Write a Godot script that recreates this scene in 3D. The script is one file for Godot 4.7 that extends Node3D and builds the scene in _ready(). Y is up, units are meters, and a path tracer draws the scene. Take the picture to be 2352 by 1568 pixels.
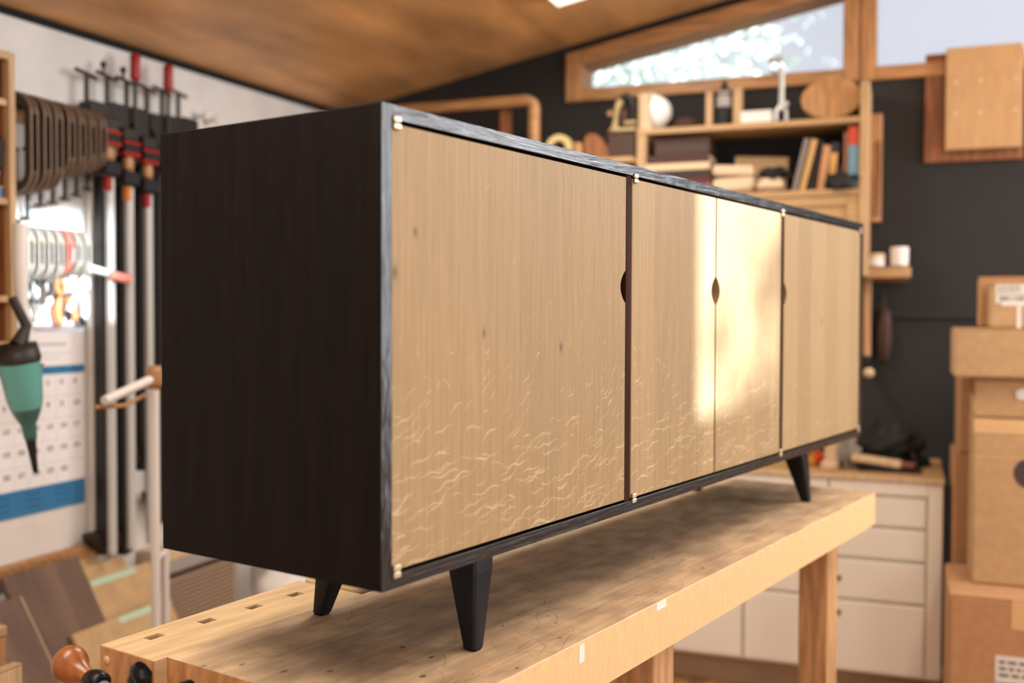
extends Node3D

# A joiner's workshop: a dark-stained oak sideboard stands on a workbench; clamps hang on the white wall, shelves and windows on the dark one.
# World axes: x along the dark end wall, -z towards it, y up, metres. The bench and the sideboard stand turned by TURN to the room.

const TURN := 76.387            # degrees: local +x of bench and sideboard runs along their length, local +z is their front
const BENCH_AT := Vector3(-0.5496, 0.0, -1.0335)
const BENCH_TOP := 0.85295
const WALL_X := -2.4            # inner face of the white wall
const WALL_Z := -4.15           # inner face of the dark wall
const RIGHT_X := 2.3
const FRONT_Z := 2.2

var M := {}                     # materials by name
var taken := {}

# ------------------------------------------------------------------ naming and tagging
func numbered(called: String) -> String:
	if not taken.has(called):
		taken[called] = 0
		return called
	taken[called] += 1
	return "%s_%03d" % [called, taken[called]]

func tag(o: Node3D, label: String, category: String, group := "", kind := "") -> Node3D:
	o.set_meta("label", label)
	o.set_meta("category", category)
	if group: o.set_meta("group", group)
	if kind: o.set_meta("kind", kind)
	return o

func thing(called: String, label: String, category: String, at := Vector3.ZERO, turn := 0.0, group := "") -> Node3D:
	var o := Node3D.new()
	o.name = numbered(called)
	add_child(o)
	o.position = at
	o.rotation_degrees.y = turn
	tag(o, label, category, group)
	return o

func mesh_of(st) -> Mesh:
	return st.commit() if st is SurfaceTool else st

func obj(called: String, st, m: Material, parent: Node3D = null) -> MeshInstance3D:
	var o := MeshInstance3D.new()
	o.mesh = mesh_of(st)
	o.material_override = m
	if parent == null:
		o.name = numbered(called)
		add_child(o)
	else:
		o.name = called
		parent.add_child(o, true)
	return o

func struct(called: String, st, m: Material, parent: Node3D = null) -> MeshInstance3D:
	var o := obj(called, st, m, parent)
	if parent == null: o.set_meta("kind", "structure")
	return o

func dup(src: Node3D, at: Vector3, label: String) -> Node3D:
	var r: Node3D = src.duplicate()
	r.name = numbered(String(src.name))
	add_child(r)
	r.position = at
	r.set_meta("label", label)
	return r

# ------------------------------------------------------------------ shapes
func S() -> SurfaceTool:
	var st := SurfaceTool.new()
	st.begin(Mesh.PRIMITIVE_TRIANGLES)
	return st

func tri(st: SurfaceTool, a: Vector3, b: Vector3, c: Vector3, out: Vector3, ua := Vector2.ZERO, ub := Vector2.ZERO, uc := Vector2.ZERO) -> void:
	var n := (b - a).cross(c - a)
	if n.length_squared() < 1e-18: return
	n = n.normalized()
	if n.dot(out) < 0.0:
		n = -n
		var t := b; b = c; c = t
		var tu := ub; ub = uc; uc = tu
	for k in [[a, ua], [c, uc], [b, ub]]:      # clockwise seen from the front
		st.set_normal(n); st.set_uv(k[1]); st.add_vertex(k[0])

func quad(st: SurfaceTool, a: Vector3, b: Vector3, c: Vector3, d: Vector3, out: Vector3, uvs := PackedVector2Array([Vector2.ZERO, Vector2.ZERO, Vector2.ZERO, Vector2.ZERO])) -> void:
	tri(st, a, b, c, out, uvs[0], uvs[1], uvs[2])
	tri(st, a, c, d, out, uvs[0], uvs[2], uvs[3])

func stri(st: SurfaceTool, p: Array, n: Array) -> void:   # smooth triangle, normals given
	var g: Vector3 = (p[1] - p[0]).cross(p[2] - p[0])
	if g.length_squared() < 1e-18: return
	var order := [0, 2, 1] if g.dot(n[0] + n[1] + n[2]) > 0.0 else [0, 1, 2]
	for k in order:
		st.set_normal(n[k]); st.set_uv(Vector2.ZERO); st.add_vertex(p[k])

# box with chamfered edges, centre c, size s
func bx(st: SurfaceTool, c: Vector3, s: Vector3, bev := 0.002, b := Basis()) -> SurfaceTool:
	var h := s * 0.5
	bev = minf(bev, minf(h.x, minf(h.y, h.z)) * 0.45)
	var P := func(sx: int, sy: int, sz: int, axis: int) -> Vector3:
		var v := Vector3(sx * (h.x - bev), sy * (h.y - bev), sz * (h.z - bev))
		v[axis] = [sx, sy, sz][axis] * h[axis]
		return c + b * v
	for axis in 3:
		for sg in [-1, 1]:
			var q := []
			for k in [[-1, -1], [1, -1], [1, 1], [-1, 1]]:
				var sgn := [0, 0, 0]
				sgn[axis] = sg; sgn[(axis + 1) % 3] = k[0]; sgn[(axis + 2) % 3] = k[1]
				q.append(P.call(sgn[0], sgn[1], sgn[2], axis))
			var o := Vector3.ZERO; o[axis] = sg
			quad(st, q[0], q[1], q[2], q[3], b * o)
	for axis in 3:                     # edges run along axis
		var u := (axis + 1) % 3
		var w := (axis + 2) % 3
		for su in [-1, 1]:
			for sw in [-1, 1]:
				var lo := [0, 0, 0]; lo[axis] = -1; lo[u] = su; lo[w] = sw
				var hi := lo.duplicate(); hi[axis] = 1
				var o := Vector3.ZERO; o[u] = su; o[w] = sw
				quad(st, P.call(lo[0], lo[1], lo[2], u), P.call(hi[0], hi[1], hi[2], u), P.call(hi[0], hi[1], hi[2], w), P.call(lo[0], lo[1], lo[2], w), b * o)
	for sx in [-1, 1]:
		for sy in [-1, 1]:
			for sz in [-1, 1]:
				tri(st, P.call(sx, sy, sz, 0), P.call(sx, sy, sz, 1), P.call(sx, sy, sz, 2), b * Vector3(sx, sy, sz))
	return st

# box given by two corners
func bb(st: SurfaceTool, lo: Vector3, hi: Vector3, bev := 0.002) -> SurfaceTool:
	return bx(st, (lo + hi) * 0.5, (hi - lo).abs(), bev)

func box(lo: Vector3, hi: Vector3, bev := 0.002) -> SurfaceTool:
	return bb(S(), lo, hi, bev)

# polygon in its own xy plane (any winding), extruded from z0 to z1, front edge chamfered; xf places it
func prism(st: SurfaceTool, poly: PackedVector2Array, z0: float, z1: float, xf := Transform3D(), bev := 0.0, uvr := Rect2()) -> SurfaceTool:
	if Geometry2D.is_polygon_clockwise(poly):
		poly = poly.duplicate(); poly.reverse()
	# is_polygon_clockwise works in y-down space: keep whichever winding gives a positive area
	var area := 0.0
	var n := poly.size()
	for i in n: area += poly[i].cross(poly[(i + 1) % n])
	if area < 0.0: poly.reverse()
	var inner := poly.duplicate()
	if bev > 0.0:
		for i in n:
			var d0 := (poly[i] - poly[(i + n - 1) % n]).normalized()
			var d1 := (poly[(i + 1) % n] - poly[i]).normalized()
			var n0 := Vector2(-d0.y, d0.x)
			var n1 := Vector2(-d1.y, d1.x)
			var m := (n0 + n1).normalized()
			inner[i] = poly[i] + m * bev / maxf(0.4, m.dot(n0))
	var uv := func(p: Vector2) -> Vector2:
		return Vector2((p.x - uvr.position.x) / uvr.size.x, 1.0 - (p.y - uvr.position.y) / uvr.size.y) if uvr.size.x != 0.0 else p
	var V := func(p: Vector2, z: float) -> Vector3: return xf * Vector3(p.x, p.y, z)
	var ids := Geometry2D.triangulate_polygon(inner)
	for k in range(0, ids.size(), 3):
		var a := inner[ids[k]]; var b2 := inner[ids[k + 1]]; var c := inner[ids[k + 2]]
		tri(st, V.call(a, z1), V.call(b2, z1), V.call(c, z1), xf.basis * Vector3(0, 0, z1 - z0), uv.call(a), uv.call(b2), uv.call(c))
	ids = Geometry2D.triangulate_polygon(poly)
	for k in range(0, ids.size(), 3):
		var a := poly[ids[k]]; var b2 := poly[ids[k + 1]]; var c := poly[ids[k + 2]]
		tri(st, V.call(a, z0), V.call(b2, z0), V.call(c, z0), xf.basis * Vector3(0, 0, z0 - z1), uv.call(a), uv.call(b2), uv.call(c))
	var zb := z1 - bev * signf(z1 - z0)
	for i in n:
		var a := poly[i]; var b2 := poly[(i + 1) % n]
		var d := (b2 - a).normalized()
		var out := xf.basis * Vector3(d.y, -d.x, 0)
		quad(st, V.call(a, z0), V.call(b2, z0), V.call(b2, zb), V.call(a, zb), out, PackedVector2Array([uv.call(a), uv.call(b2), uv.call(b2), uv.call(a)]))
		if bev > 0.0:
			var ia := inner[i]; var ib := inner[(i + 1) % n]
			quad(st, V.call(a, zb), V.call(b2, zb), V.call(ib, z1), V.call(ia, z1), out + xf.basis * Vector3(0, 0, z1 - z0).normalized(), PackedVector2Array([uv.call(a), uv.call(b2), uv.call(ib), uv.call(ia)]))
	return st

func rect(x0: float, y0: float, x1: float, y1: float) -> PackedVector2Array:
	return PackedVector2Array([Vector2(x0, y0), Vector2(x1, y0), Vector2(x1, y1), Vector2(x0, y1)])

# round bar along a path
func tube(st: SurfaceTool, path: Array, r, seg := 10, caps := true) -> SurfaceTool:
	var rings := []
	var norms := []
	var side := Vector3.ZERO
	for i in path.size():
		var t: Vector3 = (path[mini(i + 1, path.size() - 1)] - path[maxi(i - 1, 0)]).normalized()
		if side == Vector3.ZERO:
			side = t.cross(Vector3.UP if absf(t.y) < 0.9 else Vector3.RIGHT).normalized()
		side = (side - t * side.dot(t)).normalized()
		var up := t.cross(side)
		var rr: float = r[i] if r is Array else r
		var ring := []; var nn := []
		for k in seg:
			var a := TAU * k / seg
			var d := side * cos(a) + up * sin(a)
			ring.append(path[i] + d * rr); nn.append(d)
		rings.append(ring); norms.append(nn)
	for i in path.size() - 1:
		for k in seg:
			var k2 := (k + 1) % seg
			stri(st, [rings[i][k], rings[i][k2], rings[i + 1][k2]], [norms[i][k], norms[i][k2], norms[i + 1][k2]])
			stri(st, [rings[i][k], rings[i + 1][k2], rings[i + 1][k]], [norms[i][k], norms[i + 1][k2], norms[i + 1][k]])
	if caps:
		for e in [0, path.size() - 1]:
			var o: Vector3 = path[0] - path[1] if e == 0 else path[e] - path[e - 1]
			for k in range(1, seg - 1): tri(st, rings[e][0], rings[e][k], rings[e][k + 1], o)
	return st

# turned shape: profile of (radius, height) points about local y
func lathe(st: SurfaceTool, prof: Array, seg := 24, xf := Transform3D(), smooth := true) -> SurfaceTool:
	var ns := []
	for i in prof.size():
		var a: Vector2 = prof[maxi(i - 1, 0)]
		var b2: Vector2 = prof[mini(i + 1, prof.size() - 1)]
		var d := (b2 - a).normalized()
		ns.append(Vector2(d.y, -d.x))
	var P := func(i: int, k: int) -> Vector3:
		var a := TAU * k / seg
		return xf * Vector3(prof[i].x * cos(a), prof[i].y, prof[i].x * sin(a))
	var N := func(v: Vector2, k: int) -> Vector3:
		var a := TAU * k / seg
		return (xf.basis * Vector3(v.x * cos(a), v.y, v.x * sin(a))).normalized()
	for i in prof.size() - 1:
		var d: Vector2 = (prof[i + 1] - prof[i]).normalized()
		var f := Vector2(d.y, -d.x)
		var n0: Vector2 = ns[i] if smooth and ns[i].dot(f) > 0.6 else f
		var n1: Vector2 = ns[i + 1] if smooth and ns[i + 1].dot(f) > 0.6 else f
		for k in seg:
			stri(st, [P.call(i, k), P.call(i, k + 1), P.call(i + 1, k + 1)], [N.call(n0, k), N.call(n0, k + 1), N.call(n1, k + 1)])
			stri(st, [P.call(i, k), P.call(i + 1, k + 1), P.call(i + 1, k)], [N.call(n0, k), N.call(n1, k + 1), N.call(n1, k)])
	return st

# skin over rings of equally many points; smooth round the rings
func loft(st: SurfaceTool, rings: Array, cap_lo := true, cap_hi := true) -> SurfaceTool:
	var n: int = rings[0].size()
	var mids := []
	for r in rings:
		var m := Vector3.ZERO
		for p in r: m += p
		mids.append(m / n)
	for i in rings.size() - 1:
		var fn := []
		for k in n:
			var k2 := (k + 1) % n
			var f: Vector3 = (rings[i][k2] - rings[i][k]).cross(rings[i + 1][k] - rings[i][k])
			if f.length() < 1e-12: f = (rings[i + 1][k2] - rings[i + 1][k]).cross(rings[i + 1][k] - rings[i][k])
			f = f.normalized()
			if f.dot((rings[i][k] + rings[i][k2] + rings[i + 1][k] + rings[i + 1][k2]) * 0.25 - (mids[i] + mids[i + 1]) * 0.5) < 0.0: f = -f
			fn.append(f)
		var vn := []
		for k in n:
			var p0: Vector3 = fn[(k + n - 1) % n]
			vn.append((p0 + fn[k]).normalized())
		for k in n:
			var k2 := (k + 1) % n
			stri(st, [rings[i][k], rings[i][k2], rings[i + 1][k2]], [vn[k], vn[k2], vn[k2]])
			stri(st, [rings[i][k], rings[i + 1][k2], rings[i + 1][k]], [vn[k], vn[k2], vn[k]])
	for e in [[0, cap_lo], [rings.size() - 1, cap_hi]]:
		if e[1]:
			var o: Vector3 = mids[0] - mids[1] if e[0] == 0 else mids[e[0]] - mids[e[0] - 1]
			var r: Array = rings[e[0]]
			for k in n: tri(st, mids[e[0]], r[k], r[(k + 1) % n], o)
	return st

func rsquare(c: Vector3, sx: float, sz: float, rad: float) -> Array:   # rounded rectangle ring in a horizontal plane
	var out := []
	for q in 4:
		var cx: float = [1, -1, -1, 1][q] * (sx * 0.5 - rad)
		var cz: float = [1, 1, -1, -1][q] * (sz * 0.5 - rad)
		for j in 5:
			var a := PI * 0.5 * q + PI * 0.5 * j / 4.0
			out.append(c + Vector3(cx + cos(a) * rad, 0, cz + sin(a) * rad))
	return out

# lumpy soft shape (cloth, bag): flattened where it rests
func lump(c: Vector3, r: Vector3, amp: float, sd: int, flat := -0.75) -> ArrayMesh:
	var fn := FastNoiseLite.new()
	fn.seed = sd; fn.frequency = 1.0; fn.fractal_octaves = 3
	var st := SurfaceTool.new()
	st.begin(Mesh.PRIMITIVE_TRIANGLES)
	st.set_smooth_group(0)
	var a := 14; var b2 := 22
	var g := []
	for i in a + 1:
		for k in b2:
			var t := PI * i / a
			var p := TAU * k / b2
			var d := Vector3(sin(t) * cos(p), cos(t), sin(t) * sin(p))
			var v := d * (1.0 + amp * fn.get_noise_3dv(d * 1.6))
			v.y = maxf(v.y, flat)
			g.append(c + v * r)
	for i in a:
		for k in b2:
			var k2 := (k + 1) % b2
			for q in [[i * b2 + k, i * b2 + k2, (i + 1) * b2 + k2], [i * b2 + k, (i + 1) * b2 + k2, (i + 1) * b2 + k]]:
				var p0: Vector3 = g[q[0]]; var p1: Vector3 = g[q[1]]; var p2: Vector3 = g[q[2]]
				var f := (p1 - p0).cross(p2 - p0)
				if f.length_squared() < 1e-16: continue
				if f.dot((p0 + p1 + p2) / 3.0 - c) > 0.0: q = [q[0], q[2], q[1]]
				for j in q:
					st.set_uv(Vector2.ZERO); st.add_vertex(g[j])
	st.index()
	st.generate_normals()
	return st.commit()

# ------------------------------------------------------------------ textures and materials
func noise_tex(sd: int, freq: float, lo: float, hi: float, oct := 4, size := 512, normal := false, strength := 4.0) -> NoiseTexture2D:
	var f := FastNoiseLite.new()
	f.seed = sd; f.frequency = freq; f.fractal_octaves = oct
	f.noise_type = FastNoiseLite.TYPE_SIMPLEX_SMOOTH
	var t := NoiseTexture2D.new()
	t.width = size; t.height = size; t.seamless = true
	t.noise = f
	if normal:
		t.as_normal_map = true; t.bump_strength = strength
	else:
		var g := Gradient.new()
		g.colors = PackedColorArray([Color(lo, lo, lo), Color(hi, hi, hi)])
		t.color_ramp = g
	return t

func plain(c: Color, rough := 0.6, metal := 0.0, spec := 0.5) -> StandardMaterial3D:
	var m := StandardMaterial3D.new()
	m.albedo_color = c; m.roughness = rough; m.metallic = metal; m.metallic_specular = spec
	return m

# wood with its grain along an axis of the object
func wood(c: Color, axis: int, rough := 0.5, across := 7.0, along := 0.6, tex := "grain") -> StandardMaterial3D:
	var m := plain(c, rough)
	m.albedo_texture = M[tex]
	m.uv1_triplanar = true
	var s := Vector3.ONE * across
	s[axis] = along
	m.uv1_scale = s
	return m

func mottled(c: Color, rough := 0.85, k := 1.5, world := false, tex := "mottle") -> StandardMaterial3D:
	var m := plain(c, rough)
	m.albedo_texture = M[tex]
	m.uv1_triplanar = true
	m.uv1_world_triplanar = world
	m.uv1_scale = Vector3.ONE * k
	return m

func picture(im: Image, rough := 0.5) -> StandardMaterial3D:
	var m := plain(Color.WHITE, rough)
	m.albedo_texture = ImageTexture.create_from_image(im)
	return m

# Quarter-sawn oak for one door: staves, pores, knots, and pale wavy ray flecks that grow larger and flatter towards the foot
func oak_image(w: int, h: int, sd: int, n_flecks: int, knots: Array, strength: float) -> Image:
	var rng := RandomNumberGenerator.new()
	rng.seed = sd
	var mask := PackedFloat32Array()
	mask.resize(w * h)
	for f in n_flecks:
		var u := rng.randf()
		var v := pow(rng.randf(), 0.6)
		var cx := u * w
		var cy := v * h
		var low := smoothstep(0.28, 0.9, v)
		var edge := smoothstep(0.55, 1.0, u)
		if low < 0.2 and rng.randf() > 0.2 + 0.8 * edge: continue
		if f % 4 == 0: u = 1.0 - 0.16 * rng.randf(); cx = u * w; cy = rng.randf() * h; low = smoothstep(0.35, 0.9, cy / h) * 0.6
		var ang := lerpf(-1.15, -0.18, low) + rng.randf_range(-0.25, 0.25)
		if u < 0.3 and low < 0.5: ang = -ang
		var length := lerpf(20.0, 130.0, low * low) * rng.randf_range(0.25, 1.2) * h / 1000.0
		var thick := lerpf(1.3, 3.6, low) * rng.randf_range(0.5, 1.6) * h / 1000.0
		var a := strength * rng.randf_range(0.35, 1.0)
		var wob := rng.randf() * TAU
		var wl := rng.randf_range(14.0, 34.0) * h / 1000.0
		var steps := int(length)
		var x := cx - cos(ang) * length * 0.5
		var y := cy - sin(ang) * length * 0.5
		for s in steps:
			var t := float(s) / maxf(1.0, steps)
			var dir := ang + 0.34 * sin(wob + s / wl * 2.0) + 0.12 * sin(wob * 3.0 + s / wl * 0.6)
			x += cos(dir); y += sin(dir)
			var th := thick * sin(PI * clampf(t * 1.05, 0.0, 1.0))
			var r := int(ceil(th))
			for dy in range(-r, r + 1):
				var yy := int(y) + dy
				var xx := int(x)
				if xx < 0 or xx >= w or yy < 0 or yy >= h: continue
				var k := a * clampf(1.0 - absf(dy) / (th + 0.4), 0.0, 1.0)
				var at := yy * w + xx
				if mask[at] < k: mask[at] = k
	var n1 := FastNoiseLite.new(); n1.seed = sd; n1.frequency = 0.05; n1.fractal_octaves = 3
	var n2 := FastNoiseLite.new(); n2.seed = sd + 5; n2.frequency = 0.35; n2.fractal_octaves = 2
	var stave := PackedFloat32Array(); stave.resize(w)
	var sx := 0.0
	while sx < w:
		var sw := rng.randf_range(0.07, 0.13) * 1000.0 * h / 510.0
		var tone := rng.randf_range(-0.05, 0.05)
		for x in range(int(sx), mini(w, int(sx + sw))): stave[x] = tone
		sx += sw
	var buf := PackedByteArray(); buf.resize(w * h * 3)
	var kh := 1000.0 / h
	var at := 0
	for y in h:
		var yk := y * kh
		for x in w:
			var xk := x * kh
			var a := n1.get_noise_2d(xk, yk * 0.035)
			var b := n2.get_noise_2d(xk, yk * 0.02)
			var k := 1.0 + stave[x] + 0.06 * a - 0.13 * maxf(0.0, b - 0.15)
			for q in knots:
				var dx: float = (float(x) / w - q.x) * w
				var dy: float = (float(y) / h - q.y) * h * 0.6
				var d2: float = (dx * dx + dy * dy) / (q.z * q.z)
				if d2 < 9.0: k -= 0.30 * exp(-d2)
			var f := mask[at]
			var r := (160.0 + (203.0 - 160.0) * f) * k
			var g := (135.0 + (182.0 - 135.0) * f) * k
			var bl := (98.0 + (149.0 - 98.0) * f) * (k + 0.03 * a)
			buf[at * 3] = clampi(int(r), 0, 255); buf[at * 3 + 1] = clampi(int(g), 0, 255); buf[at * 3 + 2] = clampi(int(bl), 0, 255)
			at += 1
	return Image.create_from_data(w, h, false, Image.FORMAT_RGB8, buf)

# Worn birch bench top, x along the bench: staves, grey smears, scratches, dark spots, and painted shade under the sideboard
func bench_image(w: int, h: int) -> Image:
	var rng := RandomNumberGenerator.new()
	rng.seed = 77
	var mask := PackedFloat32Array(); mask.resize(w * h)
	for s in 420:
		var x := rng.randf() * w
		var y := rng.randf() * h
		var ang := rng.randf_range(-0.5, 0.5) if rng.randf() < 0.6 else rng.randf() * TAU
		var bend := rng.randf_range(-0.02, 0.02)
		var a := rng.randf_range(0.08, 0.34)
		for k in int(rng.randf_range(8, 70)):
			x += cos(ang); y += sin(ang); ang += bend
			if x < 0 or y < 0 or x >= w or y >= h: break
			var i := int(y) * w + int(x)
			mask[i] = maxf(mask[i], a)
	for s in 70:
		var cx := rng.randf() * w
		var cy := rng.randf() * h
		var rad := rng.randf_range(1.0, 4.5)
		var a := rng.randf_range(0.2, 0.7)
		for y in range(maxi(0, int(cy - rad)), mini(h, int(cy + rad) + 1)):
			for x in range(maxi(0, int(cx - rad * 2)), mini(w, int(cx + rad * 2) + 1)):
				var d := sqrt(pow((x - cx) * 0.6, 2) + pow(y - cy, 2)) / rad
				if d < 1.0: mask[y * w + x] = maxf(mask[y * w + x], a * (1.0 - d * d))
	var n1 := FastNoiseLite.new(); n1.seed = 3; n1.frequency = 0.02; n1.fractal_octaves = 4
	var n2 := FastNoiseLite.new(); n2.seed = 9; n2.frequency = 0.011; n2.fractal_octaves = 5
	var buf := PackedByteArray(); buf.resize(w * h * 3)
	var at := 0
	for y in h:
		for x in w:
			var g := n1.get_noise_2d(x * 0.12, y * 3.0)
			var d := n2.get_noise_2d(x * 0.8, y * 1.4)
			var mid := exp(-pow((float(y) / h - 0.50) * 3.2, 2))  # middle band: grimy centre plus painted shade from the sideboard above
			var dirt_and_shade := clampf(d * 0.55 + 0.06 + 0.80 * mid, 0.0, 1.0)
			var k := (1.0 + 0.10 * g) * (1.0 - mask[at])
			buf[at * 3] = clampi(int(lerpf(226, 158, dirt_and_shade) * k), 0, 255)
			buf[at * 3 + 1] = clampi(int(lerpf(192, 130, dirt_and_shade) * k), 0, 255)
			buf[at * 3 + 2] = clampi(int(lerpf(150, 102, dirt_and_shade) * k), 0, 255)
			at += 1
	return Image.create_from_data(w, h, false, Image.FORMAT_RGB8, buf)

func digits(im: Image, text: String, x: int, y: int, px: int, c: Color) -> void:
	const D := [[7, 5, 5, 5, 7], [2, 6, 2, 2, 7], [7, 1, 7, 4, 7], [7, 1, 7, 1, 7], [5, 5, 7, 1, 1], [7, 4, 7, 1, 7], [7, 4, 7, 5, 7], [7, 1, 2, 2, 2], [7, 5, 7, 5, 7], [7, 5, 7, 1, 7]]
	for k in text.length():
		var rows: Array = D[int(text[k])]
		for r in 5:
			for b in 3:
				if rows[r] >> (2 - b) & 1: im.fill_rect(Rect2i(x + (k * 4 + b) * px, y + r * px, px, px), c)

func calendar_image() -> Image:
	var w := 480; var h := 760
	var im := Image.create(w, h, false, Image.FORMAT_RGB8)
	im.fill(Color(0.98, 0.98, 0.98))
	var blue := Color(0.20, 0.50, 0.70)
	im.fill_rect(Rect2i(0, 0, w, 14), Color(0.78, 0.78, 0.8))
	var grey := Color(0.55, 0.56, 0.6)
	for k in 16: im.fill_rect(Rect2i(40 + k * 22, 62, 15, 9), grey)
	for k in 20: im.fill_rect(Rect2i(60 + k * 18, 104, 12, 4), Color(0.72, 0.72, 0.75))
	for k in 14: im.fill_rect(Rect2i(110 + k * 18, 124, 12, 4), Color(0.72, 0.72, 0.75))
	im.fill_rect(Rect2i(0, 158, w, 34), blue)
	for k in 7: im.fill_rect(Rect2i(22 + k * 66, 171, 26, 7), Color(0.13, 0.36, 0.55))
	for r in range(1, 5): im.fill_rect(Rect2i(0, 192 + r * 92, w, 2), Color(0.8, 0.8, 0.83))
	for c in range(1, 7): im.fill_rect(Rect2i(9 + c * 66, 192, 2, 460), Color(0.84, 0.84, 0.87))
	for d in range(1, 31):
		var cell := d + 3
		var col := cell % 7
		var row := cell / 7
		digits(im, str(d), 30 + col * 66, 216 + row * 92, 4, Color(0.35, 0.35, 0.4) if col > 0 else Color(0.25, 0.45, 0.7))
	im.fill_rect(Rect2i(0, 652, w, 108), blue)
	for c in 3:
		for r in 3: im.fill_rect(Rect2i(50 + c * 140, 672 + r * 26, 70, 8), Color(0.15, 0.38, 0.56))
	return im

func label_image(sd: int) -> Image:
	var im := Image.create(160, 128, false, Image.FORMAT_RGB8)
	im.fill(Color(0.88, 0.86, 0.83))
	var rng := RandomNumberGenerator.new(); rng.seed = sd
	var ink := Color(0.35, 0.33, 0.32)
	for r in 3:
		var x := 10
		while x < 120:
			var ww := rng.randi_range(8, 26)
			im.fill_rect(Rect2i(x, 12 + r * 16, ww, 7), ink)
			x += ww + 7
	im.fill_rect(Rect2i(0, 66, 160, 3), ink)
	for k in 22: im.fill_rect(Rect2i(20 + k * 6, 80, rng.randi_range(1, 4), 36), ink)
	return im

func make_materials() -> void:
	M.grain = noise_tex(11, 0.012, 0.66, 1.0, 5)
	M.grain_faint = noise_tex(16, 0.014, 0.92, 1.0, 4)
	M.grain_soft = noise_tex(12, 0.010, 0.82, 1.0, 4)
	M.mottle = noise_tex(13, 0.012, 0.84, 1.0, 4)
	M.patchy = noise_tex(14, 0.006, 0.62, 1.0, 4)
	M.pores = noise_tex(15, 0.03, 0.0, 1.0, 4, 512, true, 6.0)
	# the sideboard
	M.stain = wood(Color(0.105, 0.070, 0.053), 1, 0.6, 9.0, 0.5)
	M.stain_x = wood(Color(0.09, 0.066, 0.054), 0, 0.6, 9.0, 0.5)
	M.stain.metallic_specular = 0.22
	M.stain_x.metallic_specular = 0.22
	M.edge = wood(Color(0.10, 0.078, 0.068), 1, 0.33, 9.0, 0.5)
	M.edge_x = wood(Color(0.10, 0.078, 0.068), 0, 0.33, 9.0, 0.5)
	for m in [M.edge, M.edge_x]:
		m.normal_enabled = true
		m.normal_texture = M.pores
		m.normal_scale = 0.3
		m.metallic_specular = 0.55
	M.black = plain(Color(0.055, 0.050, 0.048), 0.5, 0.0, 0.35)
	M.divider = wood(Color(0.27, 0.165, 0.13), 1, 0.65, 9.0, 0.5)
	M.divider.metallic_specular = 0.15
	M.inside = plain(Color(0.10, 0.07, 0.055), 0.6)
	M.oak_edge = wood(Color(0.80, 0.64, 0.45), 1, 0.5)
	M.door_a = picture(oak_image(1060, 960, 21, 430, [Vector3(0.075, 0.235, 7), Vector3(0.32, 0.47, 7), Vector3(0.655, 0.515, 8), Vector3(0.01, 0.33, 9)], 0.85), 0.55)
	M.door_b = picture(oak_image(620, 960, 22, 230, [], 0.85), 0.55)
	M.door_c = picture(oak_image(500, 740, 23, 190, [], 0.75), 0.55)
	M.door_d = picture(oak_image(800, 740, 24, 90, [Vector3(0.45, 0.45, 6)], 0.5), 0.55)
	for k in ["door_a", "door_b", "door_c", "door_d"]: M[k].metallic_specular = 0.3
	M.brass = plain(Color(0.80, 0.75, 0.64), 0.42, 0.9)
	# the bench
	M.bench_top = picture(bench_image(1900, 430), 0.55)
	M.birch = wood(Color(0.91, 0.76, 0.55), 1, 0.5, 12.0, 3.0, "grain_faint")
	M.birch_x = wood(Color(0.93, 0.78, 0.58), 0, 0.55, 7.0, 0.7, "grain_soft")
	M.birch_end = wood(Color(0.88, 0.63, 0.39), 1, 0.6, 6.0, 1.5)
	M.birch_leg = wood(Color(0.86, 0.66, 0.45), 1, 0.55)
	M.knob_wood = wood(Color(0.72, 0.42, 0.20), 1, 0.3, 9.0, 2.0)
	M.iron = plain(Color(0.06, 0.06, 0.062), 0.32, 0.4)
	# the room
	M.white_wall = mottled(Color(0.93, 0.915, 0.89), 0.9, 0.5, true, "grain_faint")
	M.dark_wall = mottled(Color(0.158, 0.153, 0.147), 0.85, 0.8, true, "grain_faint")
	M.ply = wood(Color(1.0, 0.76, 0.49), 2, 0.45, 1.1, 0.35, "patchy")
	M.floor = wood(Color(0.76, 0.54, 0.36), 2, 0.5, 4.0, 0.6, "patchy")
	M.frame = wood(Color(0.82, 0.60, 0.38), 0, 0.5)
	M.frame_y = wood(Color(0.82, 0.60, 0.38), 1, 0.5)
	M.gap = plain(Color(0.05, 0.045, 0.04), 0.9)
	M.glass = plain(Color(1, 1, 1, 0.04), 0.02)
	M.glass.specular_mode = BaseMaterial3D.SPECULAR_DISABLED
	M.glass.transparency = BaseMaterial3D.TRANSPARENCY_ALPHA
	M.blind = plain(Color(0.92, 0.91, 0.88), 0.9)
	M.blind.backlight_enabled = true
	M.blind.backlight = Color(0.5, 0.5, 0.48)
	# woods, board and card
	M.pine = wood(Color(0.79, 0.64, 0.45), 1, 0.5, 7.0, 0.6, "grain_soft")
	M.pine_x = wood(Color(0.78, 0.62, 0.42), 0, 0.5, 7.0, 0.6, "grain_soft")
	M.pine_dark = wood(Color(0.62, 0.38, 0.20), 1, 0.55)
	M.pale = wood(Color(0.90, 0.78, 0.62), 1, 0.5, 7.0, 0.6, "grain_soft")
	M.ply_face = wood(Color(0.77, 0.61, 0.42), 1, 0.55, 3.0, 1.0, "grain_faint")
	M.walnut = wood(Color(0.54, 0.42, 0.345), 1, 0.55, 2.6, 0.12, "patchy")
	M.mdf = mottled(Color(0.82, 0.68, 0.49), 0.8, 2.0)
	M.mint = plain(Color(0.72, 0.82, 0.70), 0.7)
	M.card = mottled(Color(0.77, 0.63, 0.46), 0.9, 3.0, false, "grain_faint")
	M.card_dark = mottled(Color(0.75, 0.565, 0.40), 0.9, 3.0, false, "grain_faint")
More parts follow.
